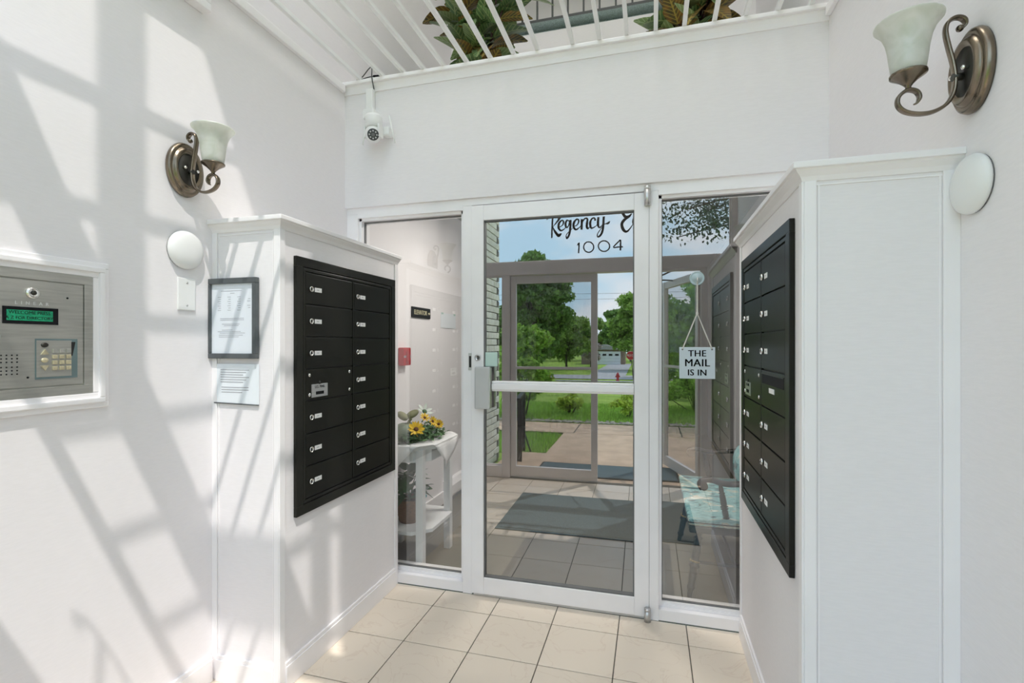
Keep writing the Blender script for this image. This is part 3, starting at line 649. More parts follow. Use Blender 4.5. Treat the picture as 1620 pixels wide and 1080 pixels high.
# ------------------------------------------------------------------ upper landing seen over the knee wall
struct('floor_landing', MB().box(XL, XR, .11, LB, 2.55, 2.68), 'carpet')
struct('wall_landing_left', MB().box(XL - .1, XL, 2.1, LB + 3, 2.5, CEIL), 'wall')
struct('wall_landing_back', MB().box(XL, XR, 1.53, 1.63, 2.68, 3.90), 'wall')
up = struct('floor_upper', MB().box(XL, XR, 1.53, LB + 3, 3.90, 3.99), 'carpet')
struct('nosing', MB().cyl((XL, 1.53, 3.945), (XR, 1.53, 3.945), .035, seg=16), 'carpet', up)
struct('wall_upper_back', MB().box(XL, XR, 2.3, 2.4, 3.99, CEIL), 'wall')
# ------------------------------------------------------------------ lobby behind the glass
LR = .80; LBK = 5.2
lf = struct('floor_lobby', MB().box(-4.2, LR, .1, LBK, -.12, 0), 'lobbycarpet')
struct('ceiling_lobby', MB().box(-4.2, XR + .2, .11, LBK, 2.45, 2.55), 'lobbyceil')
struct('wall_lobby_right', MB().box(LR, LR + .1, .12, LBK, -.1, 2.45), 'lobbywall')
struct('wall_lobby_back', MB().box(-4.2, LR, LBK, LBK + .1, -.1, 2.45), 'lobby_dark')
struct('wall_corridor_end', MB().box(-4.3, -4.2, 2.1, LBK, -.1, 2.45), 'lobby_dark')
struct('wall_corridor_front', MB().box(-4.2, XL - .1, 2.0, 2.1, -.1, 2.45), 'lobby_dark')
struct('baseboard_lobby_left', MB().box(XL, XL + .014, .1, 1.35, 0, .1), 'trim')
# baseboard heater on the lobby wall
hb = thing('baseboard_heater', 'long white baseboard heater on the lobby wall beyond the flower table', 'heater', (XL, 1.7, 0))
obj('cover', MB().prism([(0, .04), (.055, .04), (.06, .06), (.06, .13), (.03, .17), (0, .175)], 1.36, 2.08, lambda a, b, c: (XL + a, c, b)), 'trim', hb, True)
obj('end_cap', MB().box(XL, XL + .063, 1.34, 1.36, .035, .178, .004), 'trim', hb, True)
obj('base_slot', MB().box(XL, XL + .045, 1.36, 2.08, .0, .04), 'gasket', hb, True)

# lobby floor mat just inside the door
lm = thing('lobby_mat', 'dark charcoal door mat inside the lobby behind the glass door', 'mat', (-.25, .52, 0))
obj('pile', MB().box(-.78, .08, .12, .90, .0, .009, .003), 'mat_edge', lm, True)
obj('border', MB().box(-.82, -.78, .12, .94, 0, .006).box(.08, .12, .12, .94, 0, .006).box(-.78, .08, .90, .94, 0, .006), 'black', lm, True)

# console table
ct = thing('console_table', 'white console table with clipped corners and low shelf behind left sidelight', 'table', (-1.46, .34, 0))
def oct_top(x0, x1, y0, y1, c, z0, z1): return MB().prism([(x0, y0), (x1 - c, y0), (x1, y0 + c), (x1, y1 - c), (x1 - c, y1), (x0, y1)], z0, z1)
tx0, tx1, ty0, ty1 = XL + .018, -1.20, .085, .60
obj('tabletop', oct_top(tx0, tx1, ty0, ty1, .10, .715, .738), 'white_wood', ct, True)
obj('apron', oct_top(tx0 + .02, tx1 - .035, ty0 + .03, ty1 - .03, .08, .64, .715), 'white_wood', ct, True)
obj('lower_shelf', oct_top(tx0 + .01, tx1 - .03, ty0 + .02, ty1 - .02, .09, .225, .245), 'white_wood', ct, True)
for (x, y) in ((-1.275, .135), (-1.272, .525), (-1.62, .135), (-1.62, .525)):
    obj('leg', MB().box(x - .022, x + .022, y - .022, y + .022, 0, .715, .003), 'white_wood', ct, True)

# cloth over the table with pointed drop at the edges
def cloth():
    mb = MB(); n = 22; cx, cy = -1.425, .3425; z = .7405
    vs = []; fs = []
    h = .285
    for i in range(n + 1):
        for j in range(n + 1):
            u = -h + 2 * h * i / n; v = -h + 2 * h * j / n
            # square cloth turned 45 degrees
            a = (u + v) * .7071; b = (u - v) * .7071
            x, y = cx + a, cy + b; zz = z
            ex = max(0, x - (tx1 - .004)); ey0 = max(0, (ty0 + .004) - y); ey1 = max(0, y - (ty1 - .004)); ew = max(0, (tx0 + .004) - x)
            diag = max(0, (x - tx1) + (y - ty1) + .1 * 0 + .10) / 1.414; diag2 = max(0, (x - tx1) - (y - ty0) + .10) / 1.414
            d = max(ex, ey0, ey1)
            if ex > 0: x = tx1 + .004 + .10 * ex * math.sin(30 * y)
            if ey0 > 0: y = ty0 - .004 - .02 * ey0
            if ey1 > 0: y = ty1 + .004 + .02 * ey1
            if ew > 0: x = tx0 + .004; 
            zz -= d
            if ew > 0: zz = z + .0005
            vs.append((x, y, zz + .001 * math.sin(40 * a + 9 * b)))
    for i in range(n):
        for j in range(n):
            p = i * (n + 1) + j
            fs.append((p, p + 1, p + n + 2, p + n + 1))
    mb.add(vs, fs, True); return mb
clo = single('table_cloth', cloth(), 'cloth', 'white square cloth draped cornerwise over the console table behind the sidelight', 'cloth')
sm_ = clo.modifiers.new('thick', 'SOLIDIFY'); sm_.thickness = .0015; sm_.offset = 1

# sage centrepiece with sunflowers and greenery
cp = thing('table_centrepiece', 'rounded sage green ornament with olive leaves on the console table', 'ornament', (-1.45, .25, .743))
body = MB()
for k in range(9):
    a = 2 * PI * k / 9; body.sphere((-1.425 + .036 * math.cos(a), .26 + .036 * math.sin(a), .79), .055, 12, 8, (.9, .9, .95))
obj('body', body, 'sage', cp, True)
def oval_leaf(L, Wd, curl=.2, nx=7, ny=3, th=.0):
    mb = MB(); vs = []; fs = []
    for i in range(nx + 1):
        t = i / nx; wdt = Wd * (math.sin(PI * min(1, t * .96 + .02)) ** .75) * (1 - .25 * t)
        for j in range(-ny, ny + 1):
            s = j / ny
            vs.append((L * t, wdt * s, -curl * L * t * t + .18 * wdt * abs(s)))
    m_ = 2 * ny + 1
    for i in range(nx):
        for j in range(2 * ny):
            p = i * m_ + j; fs.append((p, p + m_, p + m_ + 1, p + 1))
    mb.add(vs, fs, True); return mb
def place(mb, loc, rx=0, ry=0, rz=0):
    return mb.tf(Matrix.Translation(loc) @ Euler((rx, ry, rz)).to_matrix().to_4x4())
for (dx, dy, rz) in ((-.02, -.02, 2.6), (.0, .02, 1.2)):
    obj('top_leaf', place(MB().sphere((0, 0, 0), .05, 12, 8, (1, .55, .42)), (-1.42 + dx, .27 + dy * 2.2, .870 + abs(dy)), .1, -.35, rz), 'sagebrown', cp, True)
obj('stalk', MB().tube(bez([(-1.425, .26, .82), (-1.42, .27, .85), (-1.41, .28, .87)]), .009), 'sagebrown', cp, True)

def flower(name, loc, r, tilt, rz, label, npet=16, pm='petal', sd='seedhead', grp='sunflowers on the console table', cat='flower'):
    t = thing(name, label, cat, loc, 0, grp)
    R_ = Euler((0, tilt, rz)).to_matrix().to_4x4()
    hd = MB().sphere((0, 0, .004), r * .30, 12, 6, (1, 1, .45)).tf(R_); obj('seed_head', hd, sd, t)
    pmsh = None
    for k in range(npet):
        a = 2 * PI * k / npet
        lf_ = oval_leaf(r * .82, r * .2, .15 - .3 * (k % 2), 4, 1)
        lf_.tf(Matrix.Rotation(a, 4, 'Z') @ Matrix.Translation((r * .24, 0, .002 * (k % 2))) @ Matrix.Rotation(-.35, 4, 'Y'))
        obj('petal', lf_.tf(R_), pm, t)
    obj('stem', MB().tube([(0, 0, -.002), (0, 0, -.02), (-.005, 0, -.04)], .004, 6).tf(R_), 'garland', t)
    return t
flower('sunflower', (-1.345, .215, .815), .050, .9, -.9, 'big yellow sunflower lowest at the front of the centrepiece')
flower('sunflower', (-1.36, .36, .862), .034, .7, -.5, 'small yellow sunflower tucked beneath the pale white flower')
flower('sunflower', (-1.33, .41, .835), .034, 1.2, -.3, 'orange yellow sunflower between the smallest bloom and the tall one')
flower('sunflower', (-1.315, .47, .808), .032, 1.1, -.9, 'half turned sunflower farthest along the garland')
flower('white_flower', (-1.38, .40, .895), .055, .8, -.6, 'pale white silk flower with dark centre rising above the sunflowers', 7, 'whitepetal', 'garland', None)
ga = thing('greenery_garland', 'dark green leafy garland lying around the centrepiece on the table', 'greenery', (-1.42, .33, .743))
rg = random.Random(3)
gm = MB()
for k in range(520):
    t = rg.random(); y = .11 + .46 * t; x = -1.325 + rg.gauss(0, .040) - .10 * (t - .5) ** 2 * 4; x = min(x, -1.22); z = .748 + abs(rg.gauss(0, .02))
    gm.add([v for v in place(oval_leaf(.040, .0085, .2, 3, 1), (x, y, z), rg.uniform(-.6, .6), rg.uniform(-.9, .2), rg.uniform(0, 2 * PI)).v], oval_leaf(.040, .0085, .2, 3, 1).f, True)
stuff(obj('sprigs', gm, 'garland', ga, True))
obj('wire', MB().tube(bez([(-1.36, .13, .747), (-1.32, .25, .747), (-1.31, .42, .747), (-1.36, .54, .747)]), .003, 6), 'garland', ga, True)

# basket plant on the lower shelf
bk = thing('basket_plant', 'leafy plant in a brown wicker basket on the lower table shelf', 'plant', (-1.42, .28, .245))
bm_ = MB()
prof = [(0, .0), (.062, .0)]
for k in range(1, 10): prof.append((.062 + .022 * k / 10 + .003 * (k % 2), .0 + .13 * k / 10))
prof += [(.087, .135), (.083, .142), (.074, .135), (.07, .12), (0, .115)]
obj('basket', bm_.lathe(prof, (-1.42, .28, .245), 'z', 22), 'wicker', bk, True)
obj('soil', MB().lathe([(0, .118), (.072, .118)], (-1.42, .28, .245), 'z', 16), 'soil', bk, True)
lv_mesh = oval_leaf(.095, .034, .3, 6, 2).mesh('leaf', M['garland']); lv_mesh2 = oval_leaf(.085, .034, .3, 6, 2).mesh('leaf', M['whitepetal'])
for k in range(46):
    a = rg.uniform(0, 2 * PI); rr = rg.uniform(.01, .075); zz = rg.uniform(.14, .30)
    o = link(lv_mesh if k % 9 else lv_mesh2, 'leaf', bk, (rr * math.cos(a), rr * math.sin(a), zz)); o.rotation_euler = (rg.uniform(-.5, .5), rg.uniform(-.9, .5), a + rg.uniform(-.5, .5))
for k in range(5):
    a = k * 1.26; obj('stem', MB().tube(bez([(0, 0, .115), (.02 * math.cos(a), .02 * math.sin(a), .2), (.06 * math.cos(a), .06 * math.sin(a), .28)], 3), .003, 6), 'garland', bk)
rb = MB()
for s in (-1, 1): rb.tube(bez([(.07, -.04, .145), (.095, -.04 + .03 * s, .17), (.10, -.04 + .045 * s, .15), (.075, -.04, .145)], 4), 1, 8, True, (.022, .003), (1, 0, .3))
for s in (-1, 1): rb.tube(bez([(.075, -.04, .145), (.098, -.04 + .015 * s, .12), (.10, -.04 + .022 * s, .095)], 4), 1, 8, True, (.018, .003), (1, 0, .3))
obj('ribbon_bow', rb, 'teal', bk)

# signs and alarm on the lobby wall
es = thing('elevator_sign', 'small black sign with brass lettering and arrow on lobby wall', 'sign', (XL, .93, 1.52))
es.rotation_euler = (0, 0, PI / 2)
obj('board', MB().box(-.153, .153, -.012, -.001, .0, .078, .003), 'black', es)
obj('lettering', wall_text(text_mb('ELEVATOR', .048, .0008, 'CENTER', .92), -.02, .038, -.0128), 'brass', es)
obj('arrow', MB().prism([(.108, .035), (.122, .035), (.122, .027), (.142, .039), (.122, .051), (.122, .043), (.108, .043)], 0, .001, lambda a, b, c: (a, -.0125 - c, b)), 'brass', es)
nt_ = thing('wall_notice', 'blank white folded paper notice taped to the lobby wall past the elevator sign', 'paper', (XL, 1.46, 1.46)); nt_.rotation_euler = (0, 0, PI / 2)
obj('sheet', MB().prism([(-.16, -.002), (0, -.006), (.16, -.002), (.16, -.001), (0, -.003), (-.16, -.001)], 0, .125, lambda a, b, c: (a, b, c)), 'paper', nt_)
obj('tape', MB().box(-.15, -.11, -.0036, -.0016, .113, .128).box(.11, .15, -.0036, -.0016, .113, .128), 'gluetape', nt_)
fa = thing('fire_alarm', 'red fire alarm box on the lobby wall beside the mailbox wall', 'alarm', (XL, .64, 1.175)); fa.rotation_euler = (0, 0, PI / 2)
obj('housing', MB().box(-.055, .055, -.045, -.001, 0, .125, .01), 'red', fa)
obj('strobe_lens', MB().box(-.022, .022, -.056, -.043, .025, .10, .008), 'red', fa)
obj('lens_band', MB().box(-.05, .05, -.0465, -.044, .055, .07), 'greyink', fa)

# settee bench at the right of the lobby
be = thing('settee_bench', 'black settee bench with turned legs and teal floral seat behind right sidelight', 'bench', (.42, .66, 0))
sx0, sx1, sy0, sy1 = .19, .64, .22, 1.10
def W(n, mb, m_, p=None): return obj(n, mb, m_, p or be, True)
W('seat', MB().box(sx0, sx1, sy0, sy1, .355, .395, .012), 'benchblack')
sc_ = W('seat_cushion', MB().box(sx0 - .005, sx1 - .03, sy0 - .005, sy1 + .005, .395, .430, .014), 'floral')
W('piping', MB().tube([(sx0 - .004, sy0 - .004, .413), (sx0 - .004, sy1 + .004, .413), (sx1 - .03, sy1 + .004, .413), (sx1 - .03, sy0 - .004, .413), (sx0 - .004, sy0 - .004, .413)], .004, 6), 'benchblack', sc_)
def turned(a, b, r, rings=(.18, .5, .56, .86)):
    a = Vector(a); b = Vector(b); L = (b - a).length; pts = []; rs = []
    for k in range(41):
        t = k / 40; f = .62 + .38 * math.sin(PI * min(1, t * 1.05)) ** .8
        for q in rings:
            if abs(t - q) < .016: f *= 1.28
            elif abs(t - q) < .035: f *= .78
        pts.append(a.lerp(b, t)); rs.append(r * f)
    return MB().tube(pts, rs, 10)
legs = [((.255, .34, .36), (.195, .275, 0)), ((.255, 1.0, .36), (.185, 1.05, 0)), ((.56, .34, .36), (.66, .27, 0)), ((.56, 1.0, .36), (.66, 1.05, 0))]
for a, b in legs:
    l_ = W('leg', turned(a, b, .021), 'benchblack')
    p0 = Vector(a).lerp(Vector(b), .5); d_ = (Vector(b) - Vector(a)).normalized() * .004
    W('gold_ring', MB().tube([p0 - d_, p0 + d_], .0262, 12), 'gold', l_)
W('stretcher', MB().cyl((.225, .308, .175), (.61, .308, .175), .009), 'benchblack')
W('stretcher', MB().cyl((.22, 1.025, .175), (.61, 1.025, .175), .009), 'benchblack')
W('stretcher', MB().cyl((.42, .308, .175), (.42, 1.025, .175), .010), 'benchblack')
for y in (.27, 1.05):
    W('arm_post', turned((.38, y, .39), (.345, y, .60), .016, (.2, .42, .48, .8)), 'benchblack')
    ar = W('arm', MB().tube(bez([(.255, y, .575), (.245, y, .598), (.262, y, .618), (.30, y, .622), (.37, y, .607), (.47, y, .615), (.66, y, .64)], 6), 1, 10, True, (.05, .026), (0, 1, 0)), 'benchblack')
    W('scroll_end', MB().cyl((.263, y - .026, .592), (.263, y + .026, .592), .021, seg=14), 'benchblack', ar)
for k in range(9):
    y = sy0 + .06 + k * (sy1 - sy0 - .12) / 8
    W('back_spindle', MB().cyl((.62, y, .39), (.70, y, .82), .009, .007), 'benchblack')
W('top_rail', MB().tube([(.70, sy0, .83), (.705, .5, .85), (.705, .82, .85), (.70, sy1, .83)], 1, 10, True, (.07, .02), (0, 0, 1)), 'benchblack')
pw = single('throw_pillow', MB().sphere((.56, .95, .562), .13, 14, 10, (.42, .85, .95)).tf(Matrix.Identity(4)), 'floral', 'teal floral pillow leaning on the back of the settee bench', 'pillow')

# ------------------------------------------------------------------ mailbox panels
def screw(mb, x, z, y, r): return mb.lathe([(0, .0), (r, 0), (r * .9, r * .35), (0, r * .6)], (x, y, z), 'y', 10)
def mailbox_panel(name, label, loc, rotz, right):
    Wd, Hh = .775, 1.030
    t = thing(name, label, 'mailboxes', loc, rotz, None)
    fb = .038
    fr = MB()
    for (a, b, c, d_) in ((0, Wd, 0, fb), (0, Wd, Hh - fb, Hh), (0, fb, fb, Hh - fb), (Wd - fb, Wd, fb, Hh - fb)): fr.box(a, b, -.016, -.001, c, d_, .002)
    obj('outer_frame', fr, 'mailframe', t)
    i0, i1 = fb + .004, fb + .016
    fr2 = MB()
    for (a, b, c, d_) in ((i0, Wd - i0, i0, i1), (i0, Wd - i0, Hh - i1, Hh - i0), (i0, i1, i1, Hh - i1), (Wd - i1, Wd - i0, i1, Hh - i1)): fr2.box(a, b, -.014, -.001, c, d_, .0015)
    obj('inner_frame', fr2, 'mailframe', t)
    obj('back_plate', MB().box(fb - .002, Wd - fb + .002, -.004, -.0005, fb - .002, Hh - fb + .002), 'black', t)
    x0, x1, z0, z1 = i1 + .002, Wd - i1 - .002, i1 + .002, Hh - i1 - .002
    cw = (x1 - x0) / 2; rh = (z1 - z0) / 7
    obj('centre_mullion', MB().box(x0 + cw - .004, x0 + cw + .004, -.013, -.003, z0, z1, .0015), 'mailframe', t)
    dm = MB().box(0, cw - .010, -.0125, -.004, 0, rh - .006, .0015).mesh('door', M['mailbox'])
    lkm = MB().lathe([(0, 0), (.0115, 0), (.0115, .006), (.0095, .009), (.0095, .0075), (0, .0075)], (0, 0, 0), 'y', 18).mesh('lock', M['chrome'])
    kwm = MB().box(-.0012, .0012, -.0082, -.0074, -.005, .005).mesh('keyhole', M['black'])
    lbm = MB().box(-.022, .022, -.0012, 0, -.009, .009).mesh('name_plate', M['label'])
    for c in range(2):
        for r in range(7):
            dx = x0 + c * (cw + .005) + .001; dz = z1 - (r + 1) * rh + .003
            d_ = link(dm, 'door', t, (dx, 0, dz))
            if r == 3 and ((c == 0)):
                d_['label'] = 'outgoing mail door with four chrome rivets and keyhole'
                sm2 = MB()
                for (u, v) in ((.022, .022), (.022, rh - .028), (cw - .034, .022), (cw - .034, rh - .028)): screw(sm2, u, v, -.0125, .008)
                obj('rivets', sm2, 'chrome', d_)
                obj('keyhole', MB().lathe([(0, 0), (.008, 0), (.008, .002), (0, .002)], (.085, -.0125, rh * .52), 'y', 14), 'black', d_)
                pl = obj('mail_plate', MB().box(.034, .138, -.0145, -.0125, .010, .064, .0008), 'alu', d_)
                tx = wall_text(text_mb('U.S. MAIL', .016, .0003), .086, .052, -.0148)
                tx.box(.060, .112, -.0150, -.0144, .020, .033)
                obj('plate_lettering', tx, 'ink', d_)
                continue
            if r == 3 and right and c == 1:
                d_['label'] = 'door with open mail slot along its top edge'
                obj('mail_slot', MB().box(.012, cw - .022, -.0135, -.0122, rh - .052, rh - .020), 'ink', d_)
                obj('slot_lip', MB().box(.010, cw - .020, -.015, -.0125, rh - .019, rh - .016), 'mailframe', d_)
                obj('name_plate', MB().box(.12, .19, -.0140, -.0125, rh - .078, rh - .062), 'label', d_)
                continue
            lx = .030 if c == 0 else .024
            k_ = link(lkm, 'lock', d_, (lx, -.0122, rh * .47)); 
            obj('keyhole', MB().box(lx - .0012, lx + .0012, -.0204, -.0195, rh * .47 - .005, rh * .47 + .005), 'black', d_)
            link(lbm, 'name_plate', d_, (lx + .047, -.0125, rh * .47))
            obj('number', MB().box(lx + .037, lx + .052, -.0141, -.0136, rh * .47 - .0015, rh * .47 + .0015), 'greyink', d_)
    return t
mailbox_panel('mailbox_panel', 'dark bronze bank of mailboxes on the left half wall', (PL, -.821, .640), PI / 2, False)
mailbox_panel('mailbox_panel', 'dark bronze bank of mailboxes on the right half wall', (PR, -.105, .652), -PI / 2, True)

# ------------------------------------------------------------------ wall sconces
def sconce(name, label, loc, rotz):
    t = thing(name, label, 'wall lamp', loc, rotz, None)
    st_ = .74
    bp_ = MB(); prof = [(.0, .0), (.098, .0), (.100, .006), (.097, .015), (.088, .020), (.084, .018), (.080, .022), (.074, .030), (.066, .031), (.060, .026), (.0, .024)]
    obj('backplate', bp_.lathe(prof, (0, -.001, 0), 'y', 40, st_, 1.0), 'bronze', t)
    obj('centre_disc', MB().lathe([(0, 0), (.058, 0), (.057, .002), (0, .003)], (0, -.0255, 0), 'y', 32, st_, 1.0), 'bronzedark', t)
    for x in (-.025, .025): obj('finial_screw', MB().lathe([(0, 0), (.004, 0), (.004, .008), (.006, .010), (.005, .015), (0, .017)], (x, -.027, 0), 'y', 12), 'chrome', t)
    obj('arm_mount', MB().cyl((0, -.025, -.01), (0, -.048, -.01), .009), 'bronzedark', t)
    path = [(0, -.030, .102), (0, -.021, .114), (0, -.027, .128), (0, -.042, .133), (0, -.057, .124), (0, -.062, .102), (0, -.056, .065), (0, -.048, .028), (0, -.043, -.01), (0, -.046, -.045), (0, -.060, -.072), (0, -.086, -.087), (0, -.116, -.089), (0, -.145, -.080), (0, -.160, -.062), (0, -.158, -.042), (0, -.141, -.028), (0, -.123, -.032), (0, -.115, -.046), (0, -.119, -.060), (0, -.127, -.064)]
    P = bez(path, 5); n = len(P)
    sc = [min(1, .25 + .75 * min(i, n - 1 - i) / 8) if min(i, n - 1 - i) < 8 else 1 for i in range(n)]
    obj('scroll_arm', MB().tube(P, sc, 12, True, (.017, .0085), (1, 0, 0)), 'bronze', t)
    obj('upper_curl', MB().sphere((0, -.033, .106), .008, 10, 8, (1.1, 1, 1)), 'bronze', t)
    c = (0, -.138, -.024)
    obj('shade_cup', MB().lathe([(0, -.006), (.007, -.006), (.006, .004), (.010, .010), (.020, .020), (.034, .030), (.0385, .033), (.0385, .037), (.035, .037), (.030, .034), (0, .030)], c, 'z', 24), 'bronze', t)
    out = [(.030, .034), (.0345, .040), (.037, .055), (.0395, .075), (.0425, .10), (.047, .122), (.055, .142), (.064, .154), (.070, .160)]
    inn = [(r - .0035, h + .002) for r, h in out]
    obj('glass_shade', MB().lathe(out + [(.0705, .163)] + inn[::-1], c, 'z', 36, cap=False), 'shade', t)
    obj('lamp_socket', MB().lathe([(0, .034), (.012, .034), (.012, .062), (.004, .064), (0, .064)], c, 'z', 14), 'plastic', t)
    return t
sconce('wall_sconce', 'bronze scroll wall lamp with bell shade above the left half wall', (XL, -1.022, 1.966), PI / 2)
sconce('wall_sconce', 'bronze scroll wall lamp with bell shade above the right half wall', (XR, -1.025, 1.972), -PI / 2)

def dome(label, loc, rotz, sc=1.0):
    t = thing('wall_dome', label, 'wall fixture', loc, rotz)
    obj('cover', MB().lathe([(0, .0), (.070 * sc, .0), (.071 * sc, .006), (.067 * sc, .015), (.054 * sc, .023), (.032 * sc, .028), (0, .030)], (0, -.004, 0), 'y', 36), 'plastic', t)
    obj('base_ring', MB().lathe([(0, 0), (.0685 * sc, 0), (.0685 * sc, .004), (0, .004)], (0, 0, 0), 'y', 32), 'gasket', t)
dome('white domed round cover on the left wall below the wall lamp', (XL, -1.020, 1.671), PI / 2)
dome('white domed round cover on the right wall below the wall lamp', (XR, -1.022, 1.703), -PI / 2)

bp_ = thing('blank_wall_plate', 'white blank rectangular wall plate under the left dome cover', 'wall plate', (XL, -1.013, 1.448), PI / 2)
obj('plate', MB().box(-.036, .036, -.007, -.0005, 0, .120, .004), 'plastic', bp_)
for z in (.018, .102): obj('screw', screw(MB(), 0, z, -.007, .004), 'alu', bp_)

# framed notice and loose sheet on the left half wall front
nf = thing('framed_notice', 'dark grey framed notice on the front of the left half wall', 'frame', (-1.562, PYL - .004, 1.266))
fw = .118
fm_ = MB()
for (a, b, c, d_) in ((-fw, fw, 0, .020), (-fw, fw, .290, .312), (-fw, -fw + .018, .020, .290), (fw - .018, fw, .020, .290)): fm_.box(a, b, -.020, 0, c, d_, .003)
obj('frame_moulding', fm_, 'docframe', nf)
obj('sheet', MB().box(-fw + .016, fw - .016, -.010, -.008, .018, .292), 'paper', nf)
tl = MB()
for k, (x0, x1, z) in enumerate([(-.055, .045, .262), (-.01, .01, .253)] + [(-.070 + .047 * c + .004 * (r % 2), -.055 + .047 * c, .238 - .0085 * r) for r in range(7) for c in range(4) if c < 3 or r % 3] + [(-.058, .055, .155), (-.058, .055, .149), (-.05, .035, .133), (-.04, .03, .127), (-.05, -.0, .110), (-.07, .04, .104), (-.06, .06, .098), (-.065, .05, .090), (-.065, .03, .083)]):
    tl.box(x0, x1, -.0106, -.0099, z, z + .0018)
obj('printed_text', tl, 'greyink', nf)
link(pane_mesh(-fw + .017, fw - .017, -.0135, .019, .291, M['pictureglass'], plain, .002), 'pane', nf)
sh_ = thing('paper_notice', 'loose white typed sheet taped below the framed notice', 'paper', (-1.553, PYL - .004, 1.090))
pm_ = MB(); 
pm_.prism([(-.108, .0), (-.108, -.0015), (.108, -.0015), (.108, 0)], 0, .155)
obj('sheet', pm_, 'paper', sh_)
obj('curled_edge', MB().cyl((-.104, -.003, .002), (.108, -.003, -.002), .0025, seg=8), 'docframe', sh_)
tl = MB()
for r in range(6): tl.box(-.075, .062 - .014 * (r % 3), -.0021, -.0014, .130 - .0095 * r, .1335 - .0095 * r)
for r in range(3): tl.box(-.07, .06 - .03 * (r == 2), -.0021, -.0014, .062 - .0095 * r, .0655 - .0095 * r)
obj('typed_text', tl, 'greyink', sh_)

# ------------------------------------------------------------------ telephone entry panel on the left wall
ic = thing('entry_phone_panel', 'stainless steel entry phone with keypad and green display on left wall', 'intercom', (XL, -1.49, 1.172), PI / 2)
IW, IH = .305, .356
hx0, hx1 = -IW / 2, IW / 2
mo = MB()
for k, (o_, i_, y) in enumerate(((.048, .030, .010), (.032, .016, .020), (.018, .0, .012))):
    for (a, b, c, d_) in ((hx0 - o_, hx1 + o_, -o_, -i_), (hx0 - o_, hx1 + o_, IH + i_, IH + o_), (hx0 - o_, hx0 - i_, -i_, IH + i_), (hx1 + i_, hx1 + o_, -i_, IH + i_)): mo.box(a, b, -y, -.0005, c, d_, .003)
obj('wooden_surround', mo, 'trim', ic)
obj('back_box', MB().box(hx0, hx1, -.006, -.0005, 0, IH), 'steel', ic)
rim = MB()
for (a, b, c, d_) in ((hx0, hx1, 0, .026), (hx0, hx1, IH - .026, IH), (hx0, hx0 + .024, .026, IH - .026), (hx1 - .024, hx1, .026, IH - .026)): rim.box(a, b, -.012, -.004, c, d_, .001)
obj('rim', rim, 'steel', ic)
fp = obj('face_plate', MB().box(hx0 + .027, hx1 - .027, -.0105, -.006, .030, IH - .030, .001), 'steel', ic)
obj('lock', MB().lathe([(0, 0), (.0165, 0), (.016, .005), (.011, .009), (.010, .008), (0, .008)], (-.002, -.0105, .292), 'y', 24), 'chrome', ic)
obj('lock_core', MB().lathe([(0, 0), (.006, 0), (.006, .001), (0, .001)], (-.002, -.0185, .292), 'y', 14), 'bronzedark', ic)
obj('maker_lettering', wall_text(text_mb('LINEAR', .013, .0003, 'CENTER', 2.1), -.002, .2625, -.0108), 'label', ic)
obj('display_bezel', MB().box(-.068, .060, -.0125, -.0105, .205, .252, .001), 'ink', ic)
dl_ = obj('display_screen', MB().box(-.060, .046, -.0130, -.0124, .214, .243), 'lcd', ic)
tt = wall_text(text_mb('WELCOME PRESS', .0125, .0002), -.008, .236, -.0132); t2 = wall_text(text_mb('A Z FOR DIRECTORY', .0115, .0002), -.008, .2215, -.0132)
tt.add(t2.v, t2.f); obj('display_text', tt, 'ink', ic)
kp = obj('keypad_recess', MB().box(.004, .110, -.0118, -.0105, .050, .165, .004), 'teal_edge', ic)
obj('keypad_plate', MB().box(.007, .094, -.0124, -.0117, .056, .160, .002), 'steel', ic)
obj('painted_keypad_shadow', MB().prism([(.093, .156), (.104, .156), (.096, .115), (.093, .115)], 0, .0008, lambda a, b, c: (a, -.0119 - c, b)), 'black', ic)  # black wedge laid in for the shade between plate and recess
for r in range(4):
    for c in range(3):
        x = .044 + .0175 * c; z = .124 - .0165 * r
        obj('button', MB().box(x, x + .012, -.0165, -.0122, z, z + .0115, .0015), 'key' if r else 'steel', ic)
for k, z in enumerate((.147, .127, .104, .082)):
    if k in (0, 2): b_ = MB().lathe([(0, 0), (.0092, 0), (.008, .003), (0, .0035)], (.026, -.0122, z), 'y', 18, 1.0, .8)
    else:
        s_ = 1 if k == 1 else -1
        b_ = MB().prism([(-.0095, -.007 * s_), (.0095, -.007 * s_), (0, .008 * s_)], 0, .0035, lambda a, b, c, zz=z: (.026 + a, -.0122 - c, zz + b))
    obj('arrow_button' if k in (1, 3) else 'round_button', b_, 'key' if k else 'bronzedark', ic)
gr = MB()
for r in range(6):
    for c in range(7):
        if (r in (2, 3) and c in (2, 3, 4)): pass
        gr.lathe([(0, 0), (.0021, 0), (.0021, .0006), (0, .0006)], (-.105 + .0115 * c + (.0 if r % 2 else .0), -.0105, .068 + .0095 * r + (.004 if r > 2 else 0)), 'y', 6)
stuff(obj('speaker_holes', gr, 'ink', ic))
obj('small_holes', MB().lathe([(0, 0), (.003, 0), (.003, .0007), (0, .0007)], (-.012, -.0105, .057), 'y', 8).lathe([(0, 0), (.003, 0), (.003, .0007), (0, .0007)], (.084, -.0105, .285), 'y', 8), 'ink', ic)
obj('camera_eye', MB().lathe([(0, 0), (.007, 0), (.006, .003), (0, .004)], (-.078, -.0105, .170), 'y', 14), 'alu', ic)

